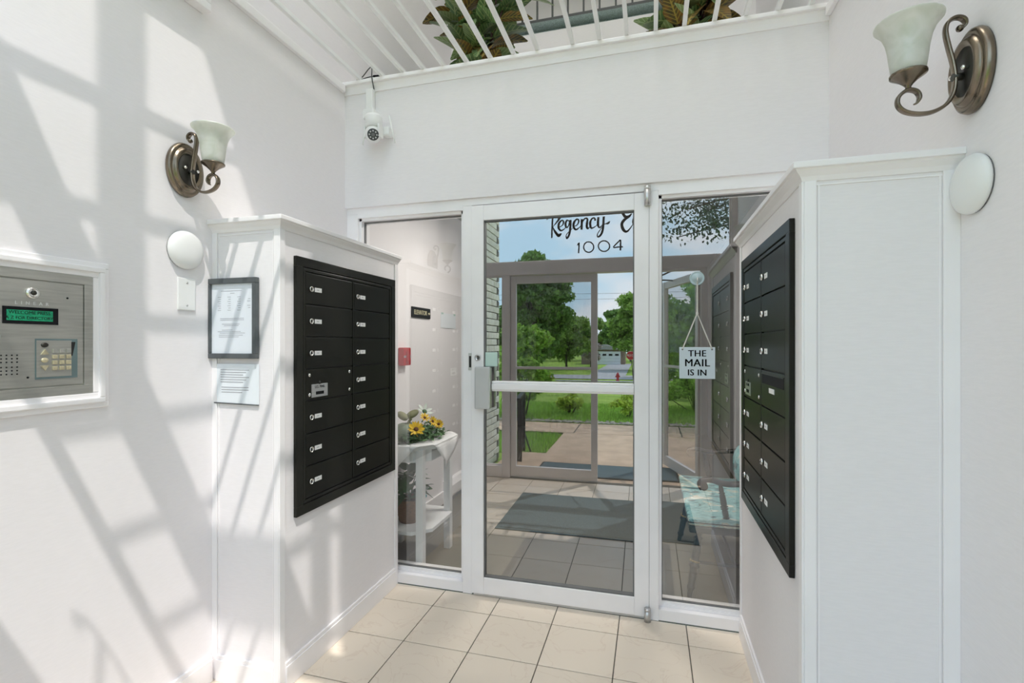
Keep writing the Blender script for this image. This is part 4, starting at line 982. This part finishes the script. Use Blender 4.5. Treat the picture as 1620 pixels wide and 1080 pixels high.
# white picture frame high on the left wall
pf = thing('picture_frame', 'white picture frame hung high on the left wall', 'frame', (XL, -1.2, 2.597), PI / 2)
for (n_, bx) in (('frame_moulding', [(-.258, .258, 0, .03), (-.258, .258, .42, .45), (-.258, -.228, .03, .42), (.228, .258, .03, .42)]),):
    mb = MB()
    for (a, b, c, d_) in bx: mb.box(a, b, -.045, -.001, c, d_, .004)
    obj(n_, mb, 'trim', pf)
obj('inner_liner', MB().box(-.23, -.215, -.03, -.002, .03, .42).box(.215, .23, -.03, -.002, .03, .42).box(-.215, .215, -.03, -.002, .03, .045).box(-.215, .215, -.03, -.002, .405, .42), 'trim', pf)
obj('mount_board', MB().box(-.215, .215, -.014, -.002, .045, .405), 'paper', pf)

# ------------------------------------------------------------------ security camera
sc0 = thing('security_camera', 'white domed security camera with side aerials in the upper left corner', 'camera', (-1.478, -.10, 2.46))
def K(n, mb, m_, p=None): return obj(n, mb, m_, p or sc0, True)
K('wall_bracket', MB().box(-1.52, -1.475, -.05, -.019, 2.60, 2.735, .006), 'plastic')
K('bracket_arm', MB().box(-1.512, -1.445, -.09, -.019, 2.550, 2.605, .008), 'plastic')
K('upper_body', MB().lathe([(0, .0), (.040, .0), (.046, .012), (.046, .055), (.040, .068), (.02, .074), (0, .075)], (-1.440, -.095, 2.488), 'z', 24), 'plastic')
hd = K('camera_head', MB().sphere((-1.440, -.098, 2.456), .044, 20, 14, (1, 1, 1.05)).box(-1.487, -1.477, -.12, -.075, 2.433, 2.50, .003).box(-1.403, -1.393, -.12, -.075, 2.433, 2.50, .003), 'plastic')
dv = Vector((.42, -.75, -.42)).normalized(); R_ = dv.to_track_quat('Z', 'Y').to_matrix().to_4x4()
K('lens_ring', MB().lathe([(0, 0), (.030, 0), (.030, .006), (.027, .008), (0, .008)], (0, 0, .037), 'z', 24).tf(Matrix.Translation((-1.440, -.098, 2.456)) @ R_), 'railgrey', hd)
ld = MB()
for k in range(8):
    a = k * PI / 4; ld.lathe([(0, 0), (.0045, 0), (.0045, .002), (0, .002)], (.019 * math.cos(a), .019 * math.sin(a), .0452), 'z', 8)
K('infrared_lamps', ld.tf(Matrix.Translation((-1.440, -.098, 2.456)) @ R_), 'plate', hd)
K('lens', MB().lathe([(0, 0), (.010, 0), (.008, .003), (0, .004)], (0, 0, .0452), 'z', 14).tf(Matrix.Translation((-1.440, -.098, 2.456)) @ R_), 'gasket', hd)
K('aerial_mount', MB().box(-1.405, -1.362, -.072, -.019, 2.455, 2.502, .008), 'plastic')
K('aerial', MB().tube([(-1.362, -.07, 2.555), (-1.318, -.085, 2.40)], [.0055, .004], 10), 'plastic')
K('aerial', MB().tube([(-1.487, -.105, 2.48), (-1.497, -.11, 2.40)], [.005, .004], 10), 'plastic')
K('power_cable', MB().tube(bez([(-1.478, -.03, 2.735), (-1.476, -.055, 2.79), (-1.480, -.05, 2.845), (-1.51, -.03, 2.855), (-1.56, -.02, 2.82), (-1.60, -.02, 2.805), (-1.585, -.03, 2.797), (-1.50, -.04, 2.803), (-1.43, -.03, 2.803), (-1.39, -.02, 2.80)], 6), .0028, 6), 'railgrey')
K('cable_plug', MB().cyl((-1.475, -.042, 2.802), (-1.435, -.032, 2.804), .006), 'ink')

# ------------------------------------------------------------------ overhead lattice of bars
la = thing('overhead_lattice', 'white overhead lattice of thin parallel bars above the entry', 'lattice', (-.46, -1.1, 2.79))
bxs = [-1.562, -1.422, -1.294, -1.174, -1.058, -.928, -.797, -.672, -.547, -.369, -.238, -.110, .023, .151, .281, .411, .541, .671]
bmesh_ = MB().box(-.0095, .0095, FI + .045 - (-1.1), -.012 - (-1.1), -.010, .010, .002).mesh('bar', M['lattice'])
for x in bxs:
    link(bmesh_, 'bar', la, (x + .46, 0, .012))
obj('end_rail', MB().box(XL, XR, -2.205, -2.172, 2.775, 2.805, .003), 'lattice', la, True)
pins = MB()
for x in bxs: pins.cyl((x, -.02, 2.792), (x, -.02, 2.806), .006, seg=8)
obj('fixing_pins', pins, 'gasket', la, True)

# ------------------------------------------------------------------ potted crotons on the landing
def croton(label, x, y, seed, lean):
    rq = random.Random(seed)
    t = thing('potted_croton', label, 'plant', (x, y, 2.68))
    obj('pot', MB().lathe([(0, 0), (.085, 0), (.115, .20), (.122, .205), (.122, .225), (.105, .225), (.10, .19), (0, .185)], (0, 0, 0), 'z', 22), 'pot', t)
    obj('soil', MB().lathe([(0, .19), (.102, .19)], (0, 0, 0), 'z', 18), 'soil', t)
    meshes = []
    for i, k in enumerate(('cro1', 'cro2', 'cro3')):
        for L, Wd, cu in ((.25, .066, .35), (.19, .062, .25)):
            meshes.append((i, oval_leaf(L, Wd, cu, 7, 2).mesh('leaf', M[k])))
    stems = [((0, 0), (lean, .02)), ((.04, .02), (.14 + lean, .05)), ((-.04, -.02), (-.13 + lean, -.03)), ((.0, .03), (.05, .10)), ((-.02, .03), (-.20, .05)), ((.02, -.02), (.20, 0))]
    for si, (a, b) in enumerate(stems):
        h = (1.02, .85, .80, .9, .56, .58)[si]
        P = bez([(a[0], a[1], .18), ((a[0] * .6 + b[0] * .4), (a[1] + b[1]) / 2, .18 + h * .5), (b[0], b[1], .18 + h)], 6)
        obj('stem', MB().tube(P, [.009 - .005 * i / len(P) for i in range(len(P))], 7), 'stem', t)
        n = int(15 + h * 10)
        for k in range(n):
            f = .22 + .78 * k / (n - 1)
            p = P[min(len(P) - 1, int(f * (len(P) - 1)))]
            az = k * 2.4 + si * 1.1 + rq.uniform(-.3, .3)
            w_ = rq.random(); ci = 0 if w_ < .46 else (1 if w_ < .78 else 2)
            me = meshes[ci * 2 + rq.randrange(2)][1]
            o = link(me, 'leaf', t, p); pit = rq.uniform(-.85, .75) - .5 * f
            o.rotation_euler = Euler((rq.uniform(-.4, .4), pit, az)); s_ = rq.uniform(.75, 1.12); o.scale = (s_, s_, s_)
    return t
croton('leafy croton in a pot at the left of the landing ledge', -1.00, .36, 5, .0)
croton('leafy croton in a pot at the right of the landing ledge', .20, .36, 9, .0)

# railing on the floor above
rl = thing('landing_railing', 'dark metal railing with thin balusters above the green carpet edge', 'railing', (-.46, 1.60, 3.99))
obj('bottom_rail', MB().box(XL, XR, 1.585, 1.615, 4.015, 4.05, .003), 'railgrey', rl, True)
obj('top_rail', MB().box(XL, XR, 1.58, 1.62, 4.88, 4.93, .005), 'railgrey', rl, True)
bm2 = MB().box(-.007, .007, -.007, .007, .06, .89).mesh('baluster', M['railgrey'])
for k in range(19): link(bm2, 'baluster', rl, (-.46 - 1.17 + .13 * k, 0, 0))
for x in (-1.6, .67): obj('post', MB().box(x - .02, x + .02, 1.58, 1.62, 3.99, 4.9), 'railgrey', rl, True)
# ------------------------------------------------------------------ mail sign hung on the right sidelight
ms = thing('mail_sign', 'pale sign reading THE MAIL IS IN hung from a suction cup', 'sign', (.213, .047, 1.158))
obj('board', MB().box(-.080, .080, -.010, -.006, 0, .150, .004), 'signwhite', ms)
lt = MB()
for body, size, z in (('THE', .043, .119), ('MAIL', .050, .074), ('IS IN', .041, .028)):
    for o_ in (-.0009, 0, .0009): q = wall_text(text_mb(body, size, .0005, 'CENTER', 1.06, 0.0), o_, z, -.0105); lt.add(q.v, q.f)
obj('lettering', lt, 'ink', ms)
cupz = .478
obj('suction_cup', MB().lathe([(0, 0), (.033, 0), (.034, .002), (.030, .004), (.029, .003), (.022, .003), (.021, .005), (.014, .006), (.013, .010), (.007, .010), (.006, .014), (0, .014)], (0, -.001, cupz), 'y', 26), 'cup', ms)
obj('cup_hook', MB().tube(bez([(0, -.020, cupz), (0, -.026, cupz - .01), (0, -.024, cupz - .024), (0, -.016, cupz - .022)]), .002, 6), 'chrome', ms)
def twist(a, b, r=.0026, turns=16):
    a = Vector(a); b = Vector(b); mb = MB(); d_ = (b - a).normalized(); u = d_.orthogonal().normalized(); v = d_.cross(u)
    for ph in (0, PI):
        pts = []
        for k in range(turns * 5 + 1):
            t = k / (turns * 5); th = ph + 2 * PI * turns * t; pts.append(a.lerp(b, t) + u * math.cos(th) * r * .7 + v * math.sin(th) * r * .7)
        mb.tube(pts, r, 5)
    return mb
knot = (0, -.013, .31)
obj('cord', twist((0, -.016, cupz - .02), knot, .0024, 14), 'cord', ms)
obj('cord', twist(knot, (-.066, -.011, .140), .0020, 14), 'cord', ms)
obj('cord', twist(knot, (.066, -.011, .140), .0020, 14), 'cord', ms)
obj('cord_knot', MB().sphere(knot, .006, 10, 7, (1, 1, 1.5)), 'cord', ms)
obj('eyelets', MB().lathe([(0, 0), (.004, 0), (.004, .001), (0, .001)], (-.066, -.010, .140), 'y', 10).lathe([(0, 0), (.004, 0), (.004, .001), (0, .001)], (.066, -.010, .140), 'y', 10), 'ink', ms)

# walk-off mats
wm = thing('entry_mat', 'large grey walk-off mat lying on the entry tiles', 'mat', (-.36, -1.32, 0))
obj('pile', MB().box(-1.03, .28, -1.74, -.92, .0005, .009, .003), 'mat_grey', wm, True)
eb = MB()
for (a, b, c, d_) in ((-1.06, .31, -1.77, -1.74), (-1.06, .31, -.92, -.89), (-1.06, -1.03, -1.74, -.92), (.28, .31, -1.74, -.92)): eb.box(a, b, c, d_, .0005, .006, .002)
obj('rubber_border', eb, 'mat_grey', wm, True)
om = thing('outdoor_mat', 'dark ribbed mat on the concrete outside the entry doors', 'mat', (-.5, -2.77, -.02))
obj('pile', MB().box(-1.10, .25, -3.0, -2.5, -.019, -.008, .003), 'mat_grey', om, True)
obj('rubber_border', MB().box(-1.12, .27, -3.02, -3.0, -.019, -.011).box(-1.12, .27, -2.5, -2.48, -.019, -.011).box(-1.12, -1.10, -3.0, -2.5, -.019, -.011).box(.25, .27, -3.0, -2.5, -.019, -.011), 'mat_edge', om, True)

# ------------------------------------------------------------------ outside, real y is minus the distance from the glass
def gz(d):
    t = min(1, max(0, (d - 6.0) / 34.0)); return -.06 - 1.75 * (t * t * (3 - 2 * t)) - .004 * max(0, d - 45)
def strip(mb, x0, x1, d0, d1, off, nx=1, nd=12):
    vs = []; fs = []
    for i in range(nd + 1):
        d = d0 + (d1 - d0) * i / nd
        for j in range(nx + 1):
            vs.append((x0 + (x1 - x0) * j / nx, -d, gz(d) + off))
    for i in range(nd):
        for j in range(nx):
            p = i * (nx + 1) + j; fs.append((p, p + 1, p + nx + 2, p + nx + 1))
    return mb.add(vs, fs, True)
g_ = struct('ground_lawn', strip(strip(MB(), -160, 160, FO * -1 + .0, 60, -.02, 40, 60), -160, 160, 60, 220, -.02, 40, 20), 'lawn')
struct('path_landing', MB().box(-1.62, 1.4, -3.5, FO, -.22, -.02, .006), 'concrete')
struct('path_walk', MB().box(-1.2, 1.5, -5.10, -3.508, -.24, -.045, .006), 'concrete')
sw = struct('path_sidewalk', MB().box(-30, 30, -6.05, -5.108, -.26, -.05), 'grout')
for k in range(-12, 13):
    o = obj('slab', MB().box(-.74, .74, -6.04, -5.118, -.06, -.045, .004), 'concrete', sw); o.location = (k * 1.5 - .3, 0, 0)
struct('road', strip(MB(), -160, 160, 42.5, 48.5, .03, 40, 4), 'asphalt')
struct('path_far_sidewalk', strip(MB(), -160, 160, 39.3, 40.4, .03, 40, 2), 'asphalt')
struct('driveway', strip(MB(), -5.2, -1.5, 48.5, 84, .025, 1, 8), 'asphalt')

# painted brick wing wall beside the entry
wg = struct('wall_brick_wing', MB().box(-1.93, -1.715, -3.22, FO, -.25, 5.6), 'mortar')
bmsh = {}
def brick(x0, x1, y0, y1, z0, z1):
    k = (round(x1 - x0, 3), round(y1 - y0, 3), round(z1 - z0, 3))
    if k not in bmsh: bmsh[k] = MB().box(-k[0] / 2, k[0] / 2, -k[1] / 2, k[1] / 2, -k[2] / 2, k[2] / 2, .003).mesh('brick', M['brick'])
    link(bmsh[k], 'brick', wg, ((x0 + x1) / 2 + random.uniform(-.0012, .0012), (y0 + y1) / 2, (z0 + z1) / 2))
rows = 42
for r in range(rows):
    z0 = -.05 + r * .076; y = FO - .002 - (.1 if r % 2 else 0); 
    if r % 2: brick(-1.74, -1.703, FO - .095, FO - .003, z0, z0 + .066)
    for k in range(4):
        ya = y - k * .205; yb = max(ya - .195, -3.228)
        if ya - yb < .03: break
        brick(-1.74, -1.703, yb, ya, z0, z0 + .066)
    brick(-1.92, -1.703, -3.232, -3.221, z0, z0 + .066) if r % 2 else brick(-1.82, -1.703, -3.232, -3.221, z0, z0 + .066)
struct('wall_exterior_right', MB().box(XR + .1, 3.6, FO, FO + .2, -.2, CEIL).box(-6, -1.93, FO, FO + .2, -.2, CEIL), 'brick')

# iron handrail at the left of the landing
ir = thing('iron_handrail', 'black wrought iron handrail with pickets beside the brick wing wall', 'railing', (-1.40, -3.1, -.02), -.16)
def I(n, mb, p=None): return obj(n, mb, 'iron', p or ir)
I('top_rail', MB().box(-.022, .022, -.48, .48, .74, .765, .004)); I('bottom_rail', MB().box(-.012, .012, -.48, .48, .09, .11, .003))
for y in (-.47, .10): I('post', MB().box(-.018, .018, y - .018, y + .018, 0, .76, .003))
pk = MB().box(-.007, .007, -.007, .007, .11, .75).mesh('picket', M['iron'])
for k in range(9): link(pk, 'picket', ir, (0, -.37 + .1 * k, 0))
I('foot_brace', MB().cyl((0, -.47, .25), (.09, -.40, .0), .010))

# trees, shrubs
def canopy(rq, c, rad, n_cl, n_leaf, size, hollow=.55, fill=.38):
    cs = []
    for k in range(n_cl):
        while True:
            v = np.array([rq.uniform(-1, 1), rq.uniform(-1, 1), rq.uniform(-1, 1)])
            q = np.linalg.norm(v)
            if hollow < q < 1: break
        cs.append(np.array(c) + v * np.array(rad))
    g = np.random.default_rng(rq.randrange(10 ** 6))
    cs = np.array(cs); idx = g.integers(0, n_cl, n_leaf)
    cr_ = min(rad) * fill
    off = g.normal(size=(n_leaf, 3)); off /= np.linalg.norm(off, axis=1)[:, None]; off *= (g.random(n_leaf) ** .45)[:, None] * cr_
    off[:, 2] *= .7
    p = cs[idx] + off
    a = g.normal(size=(n_leaf, 3)); a /= np.linalg.norm(a, axis=1)[:, None]
    b = np.cross(a, g.normal(size=(n_leaf, 3))); b /= np.linalg.norm(b, axis=1)[:, None]
    s = size * (.6 + .8 * g.random(n_leaf))[:, None]
    v = np.stack([p - a * s, p + b * s * .5, p + a * s, p - b * s * .5], 1).reshape(-1, 3)
    return v, cs
def quads(v, name, material):
    me = bpy.data.meshes.new(name); n = len(v) // 4
    me.vertices.add(len(v)); me.vertices.foreach_set('co', v.astype(np.float32).ravel())
    me.loops.add(4 * n); me.loops.foreach_set('vertex_index', np.arange(4 * n, dtype=np.int32))
    me.polygons.add(n); me.polygons.foreach_set('loop_start', np.arange(0, 4 * n, 4, dtype=np.int32)); me.polygons.foreach_set('loop_total', np.full(n, 4, dtype=np.int32))
    me.materials.append(M[material]); me.update(calc_edges=True); me.validate(); return me
def tree(name, label, x, d, h, rad, leaf, seed, n_leaf=6000, size=.16, crown=.62, n_cl=46, group=None, trunk_r=.16, lean=0.0, zc=None):
    rq = random.Random(seed); z0 = gz(d)
    t = thing(name, label, 'tree', (x, -d, z0), 0, group)
    cz = h * crown
    tr_ = MB().tube(bez([(0, 0, -.2), (lean * .4, .05, h * .25), (lean, 0, h * .55), (lean * 1.3, .1, h * .85)], 5), [trunk_r * (1 - .8 * i / 15) for i in range(16)], 9)
    obj('trunk', tr_, 'bark', t)
    v, cs = canopy(rq, (lean, 0, cz), rad, n_cl, n_leaf, size)
    br = MB()
    for c in cs[:16]:
        st_ = Vector((lean * .8, 0, h * rq.uniform(.28, .6))); e_ = Vector(c); mid = st_.lerp(e_, .5) + Vector((0, 0, .15 * h * rq.uniform(-.3, .8)))
        br.tube(bez([st_, mid, e_], 4), [trunk_r * .42 * (1 - .85 * i / 8) for i in range(9)], 6)
    obj('branches', br, 'bark', t)
    stuff(link(quads(v, 'foliage', leaf), 'foliage', t))
    return t
tree('shade_tree', 'broad dark leafy tree on the lawn seen in the closed outer door', -7.0, 30, 9.3, (2.1, 1.8, 3.7), 'leafB', 11, 20000, .15, .585, 80, None, .17, .15)
tree('maple_tree', 'tall green tree beside the stop sign across the street', -.2, 60, 9.6, (3.3, 3, 4.0), 'leafA', 13, 14000, .24, .58, 60, None, .22)
tree('elm_tree', 'mid green tree left of the garage across the street', -9.5, 62, 7.2, (3.0, 3, 3.1), 'leafA', 17, 9000, .24, .58, 46)
tree('yew_tree', 'dark green tree behind the broad lawn tree', -13.5, 54, 8.8, (3.8, 3, 4.3), 'leafB', 19, 9000, .24, .56, 46)
tree('spruce_tree', 'narrow dark evergreen above the garage roof', -5.0, 91.5, 10.5, (2.2, 2, 4.6), 'leafB', 23, 7000, .28, .58, 40)
for k, (x, d, h, r_) in enumerate(((-15, 98, 10, 5), (-8.5, 106, 9.4, 4.5), (-2.0, 98, 10.5, 4.5), (5, 106, 11, 5), (12, 98, 10, 5), (20, 106, 11, 6), (-23, 106, 11, 6), (-32, 98, 12, 6))):
    tree('background_tree', ('far green tree in the row behind the garage, seen at the far left', 'far green tree in the row directly left of the garage', 'far green tree rising behind the white garage', 'far green tree right of the stop sign in the back row', 'far green tree beyond the open door in the back row', 'far green tree at the right end of the back row', 'far green tree behind the broad lawn tree in the back row', 'far green tree at the left end of the back row')[k], x, d, h, (r_, 3, h * .42), 'leafA' if k % 2 else 'leafB', 31 + k, 7000, .34, .54, 40, 'trees in the back row')
tree('ornamental_tree', 'small pale blossoming tree beside the white garage', -7.1, 70, 3.9, (1.5, 1.3, 1.5), 'blossom', 41, 4000, .17, .6, 26, None, .09)
tree('bushy_tree', 'bushy green tree seen in the open door glass', 2.6, 24, 6.0, (2.3, 2, 2.6), 'leafA', 43, 11000, .14, .58, 50, None, .13)
tree('side_tree', 'green tree beyond the doorway left of the open door', 1.0, 46, 5.6, (1.6, 1.6, 2.4), 'leafA', 47, 7000, .2, .58, 36, None, .13)
# overhanging tree at the right whose branches cross the transom
rq = random.Random(51)
ot = thing('overhanging_tree', 'near tree with dark drooping branches crossing the transom reflection', 'tree', (5.0, -9.5, gz(9.5)))
obj('trunk', MB().tube(bez([(0, 0, -.2), (-.1, 0, 2.2), (.1, 0, 4.4), (0, 0, 6.6)], 5), [.22 * (1 - .75 * i / 15) for i in range(16)], 10), 'bark', ot)
bm3 = MB(); tips = []
for k, (z, ex, ey, ez) in enumerate(((2.9, -4.3, 1.2, 4.25), (3.2, -4.4, .4, 3.85), (3.5, -3.4, 1.6, 4.9), (3.0, -3.9, -.2, 4.5), (3.9, -2.6, .4, 5.6), (3.6, -3.2, 2.0, 4.1), (2.7, -3.7, 2.1, 3.7))):
    P = bez([(0, 0, z), (ex * .35, ey * .4, z + (ez - z) * .62 + .3), (ex * .7, ey * .75, ez + .25), (ex, ey, ez)], 5)
    bm3.tube(P, [.05 * (1 - .88 * i / 15) + .004 for i in range(16)], 7)
    for j in range(7):
        p = P[4 + int(j * 1.6)]; q = p + Vector((rq.uniform(-.7, .1), rq.uniform(-.5, .5), rq.uniform(-.35, .35)))
        bm3.tube(bez([p, p.lerp(q, .5) + Vector((0, 0, .08)), q], 3), [.012, .010, .009, .008, .006, .005, .004], 5); tips += [q, p.lerp(q, .6)]
obj('branches', bm3, 'bark', ot)
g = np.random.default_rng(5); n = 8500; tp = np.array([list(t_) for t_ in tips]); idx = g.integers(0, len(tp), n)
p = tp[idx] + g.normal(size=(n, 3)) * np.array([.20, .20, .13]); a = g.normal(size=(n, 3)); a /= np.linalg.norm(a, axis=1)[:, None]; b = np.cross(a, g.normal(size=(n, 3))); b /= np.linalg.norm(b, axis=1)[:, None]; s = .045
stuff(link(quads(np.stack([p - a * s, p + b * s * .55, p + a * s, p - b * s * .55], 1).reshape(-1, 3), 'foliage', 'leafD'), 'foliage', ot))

def shrub(name, label, x, d, rad, h, leaf, seed, n=1500, size=.04, grp=None, z=None):
    rq = random.Random(seed); t = thing(name, label, 'shrub', (x, -d, gz(d)), 0, grp)
    v, cs = canopy(rq, (0, 0, h * .52), (rad * .8, rad * .65, h * .40), 22, n, size, .1, .5)
    stuff(link(quads(v, 'foliage', leaf), 'foliage', t))
    sm3 = MB()
    for c in cs[:7]: sm3.tube([(c[0] * .2, c[1] * .2, -.03), tuple(c)], [.012, .005], 5)
    obj('stems', sm3, 'bark', t); return t
shrub('yellow_shrub', 'low yellow green shrub on the lawn edge seen through the closed door', -1.42, 7.4, .30, .42, 'leafY', 61, 1700, .035)
shrub('flowering_shrub', 'yellow flowering shrub on the lawn edge beside the doorway', -.28, 7.2, .36, .50, 'leafY', 63, 1700, .03)
shrub('hedge_shrub', 'rounded bright green hedge beyond the open door', .95, 8.6, .95, .95, 'leafC', 65, 4500, .045)
shrub('hedge_shrub', 'dark clipped hedge behind the rounded hedge beyond the open door', 1.3, 12.5, 1.5, 1.3, 'leafB', 67, 4500, .06)
shrub('railing_bush', 'tall loose green bush behind the iron handrail', -2.3, 6.9, .75, 1.9, 'leafC', 69, 6500, .05)
# stone edging at the lawn side of the sidewalk
g = np.random.default_rng(8); mb = MB()
for k in range(420):
    x = g.uniform(-3.2, .9); d = 6.22 + abs(g.normal(0, .12)); r_ = g.uniform(.012, .03)
    mb.add([(x + sx_ * r_ * (1 + .4 * g.random()), -d + sy_ * r_, gz(d) - .01 + r_ * sz_ * .8 + .01) for sx_, sy_, sz_ in ((-1, -1, 0), (1, -1, 0), (1, 1, 0), (-1, 1, 0), (-.6, -.5, 1), (.6, -.6, 1), (.5, .6, 1), (-.6, .6, 1))], [(4, 5, 6, 7), (0, 1, 5, 4), (1, 2, 6, 5), (2, 3, 7, 6), (3, 0, 4, 7)])
se = single('stone_edging', mb, 'mulch', 'pale pebble edging along the far side of the sidewalk', 'pebbles'); stuff(se)
# near grass blades
n = 26000; x = g.uniform(-3.4, 1.6, n); d = np.concatenate([g.uniform(6.3, 9.5, n - 6000), g.uniform(3.56, 5.05, 6000)]); x[n - 6000:] = g.uniform(-3.4, -1.23, 6000)
zz = np.array([gz(q) for q in d]) - .02; hgt = g.uniform(.035, .08, n); an = g.uniform(0, 2 * PI, n); wx, wy = np.cos(an) * .006, np.sin(an) * .006; lx, ly = g.normal(0, .02, n), g.normal(0, .02, n)
v = np.stack([np.stack([x - wx, -d - wy, zz], 1), np.stack([x + wx, -d + wy, zz], 1), np.stack([x + lx + wx * .3, -d + ly, zz + hgt], 1), np.stack([x + lx - wx * .3, -d + ly, zz + hgt], 1)], 1).reshape(-1, 3)
gr_ = tag(link(quads(v, 'grass_blades', 'leafC'), 'grass_blades'), 'short green grass blades on the near lawn by the sidewalk', 'grass'); stuff(gr_)

# garage across the street
gd = 80; gzz = gz(gd)
gh = thing('garage', 'white-doored garage with low grey roof across the street', 'building', (-5.4, -gd - 3, gzz))
def G(n, mb, m_, p=None): return obj(n, mb, m_, p or gh, True)
G('walls', MB().box(-9.6, -2.5, -gd - 6, -gd, gzz - .2, gzz + 2.5), 'siding')
G('roof', MB().prism([(-10.0, 2.45), (-2.1, 2.45), (-2.1, 2.6), (-6.05, 3.3), (-10.0, 2.6)], -gd - 6.4, -gd + .5, lambda a, b, c: (a, c, gzz + b)), 'roof')
gdr = G('garage_door', MB().box(-7.6, -3.2, -gd + .02, -gd + .10, gzz, gzz + 2.15), 'garage')
for k in range(4): G('door_window', MB().box(-7.1 + 1.0 * k, -6.5 + 1.0 * k, -gd + .10, -gd + .13, gzz + 1.45, gzz + 1.75), 'ink', gdr)
for k in range(3): G('panel_groove', MB().box(-7.6, -3.2, -gd + .095, -gd + .115, gzz + .5 + .5 * k, gzz + .53 + .5 * k), 'greyink', gdr)
G('trim_board', MB().box(-3.2, -3.0, -gd + .02, -gd + .12, gzz, gzz + 2.3).box(-7.8, -7.6, -gd + .02, -gd + .12, gzz, gzz + 2.3), 'siding')

hy = thing('fire_hydrant', 'small red fire hydrant on the lawn near the stop sign', 'hydrant', (-1.95, -40.9, gz(40.9)))
obj('barrel', MB().lathe([(0, 0), (.16, 0), (.16, .05), (.11, .07), (.11, .45), (.14, .47), (.14, .52), (.12, .58), (.07, .66), (.03, .70), (.03, .75), (0, .75)], (0, 0, 0), 'z', 14), 'red', hy)
obj('outlet_cap', MB().cyl((-.2, 0, .38), (.2, 0, .38), .06), 'red', hy); obj('outlet_cap', MB().cyl((0, 0, .36), (0, .2, .36), .075), 'red', hy)
ss = thing('stop_sign', 'red octagonal STOP sign on a leaning post near the street', 'sign', (-.85, -40.6, gz(40.6)))
obj('post', MB().tube([(.25, 0, -.2), (0, .03, 2.55)], .035, 8), 'bark', ss)
oc = [(.38 * math.cos(PI / 8 + k * PI / 4), .38 * math.sin(PI / 8 + k * PI / 4)) for k in range(8)]
obj('border', MB().prism([(a * 1.06, b * 1.06) for a, b in oc], .06, .07, lambda a, b, c: (a, c, 2.2 + b)), 'label', ss)
obj('face', MB().prism(oc, .07, .078, lambda a, b, c: (a, c, 2.2 + b)), 'red', ss)
q = text_mb('STOP', .26, .003).tf(Matrix.Translation((0, .081, 2.2)) @ Matrix.Rotation(PI, 4, 'Z') @ Matrix.Rotation(PI / 2, 4, 'X')); obj('lettering', q, 'label', ss)
# utility wires against the sky
ut = thing('utility_wires', 'thin dark utility wires strung across the sky above the trees', 'wires', (0, -70, 6))
for z in (8.6, 9.4): obj('wire', MB().tube([(-60 + 12 * k, -70, z - .012 * (60 - abs(-60 + 12 * k)) - 0) for k in range(11)], .02, 5), 'black', ut, True)

# ------------------------------------------------------------------ added fill lamps that brighten the entry and the lobby
def added_fill_light(label, loc, sx_, sy_, power, size, cat='ceiling lamp'):
    t = thing('added_fill_light', label, cat, loc)
    obj('frame', MB().box(-sx_ - .03, sx_ + .03, -sy_ - .03, sy_ + .03, -.05, 0, .006), 'trim', t)
    obj('diffuser', MB().box(-sx_, sx_, -sy_, sy_, -.065, -.048, .004), 'fill_diffuser', t)
    l = bpy.data.lights.new('lamp', 'AREA'); l.shape = 'RECTANGLE'; l.size = 2 * sx_; l.size_y = 2 * sy_; l.energy = power; l.color = (1.0, .955, .90)
    o = bpy.data.objects.new('lamp', l); C.objects.link(o); o.parent = t; o.location = (0, 0, -.075)
added_fill_light('added square fill lamp high over the entry shaft', (-.45, -.9, CEIL), .5, .5, FILL_UP, 1.0)
added_fill_light('added lobby fill lamp nearest the console table', (-.75, .85, 2.45), .16, .16, FILL_LOBBY, .3)
added_fill_light('added lobby fill lamp nearest the settee bench', (.1, .9, 2.45), .16, .16, FILL_LOBBY * .6, .3)
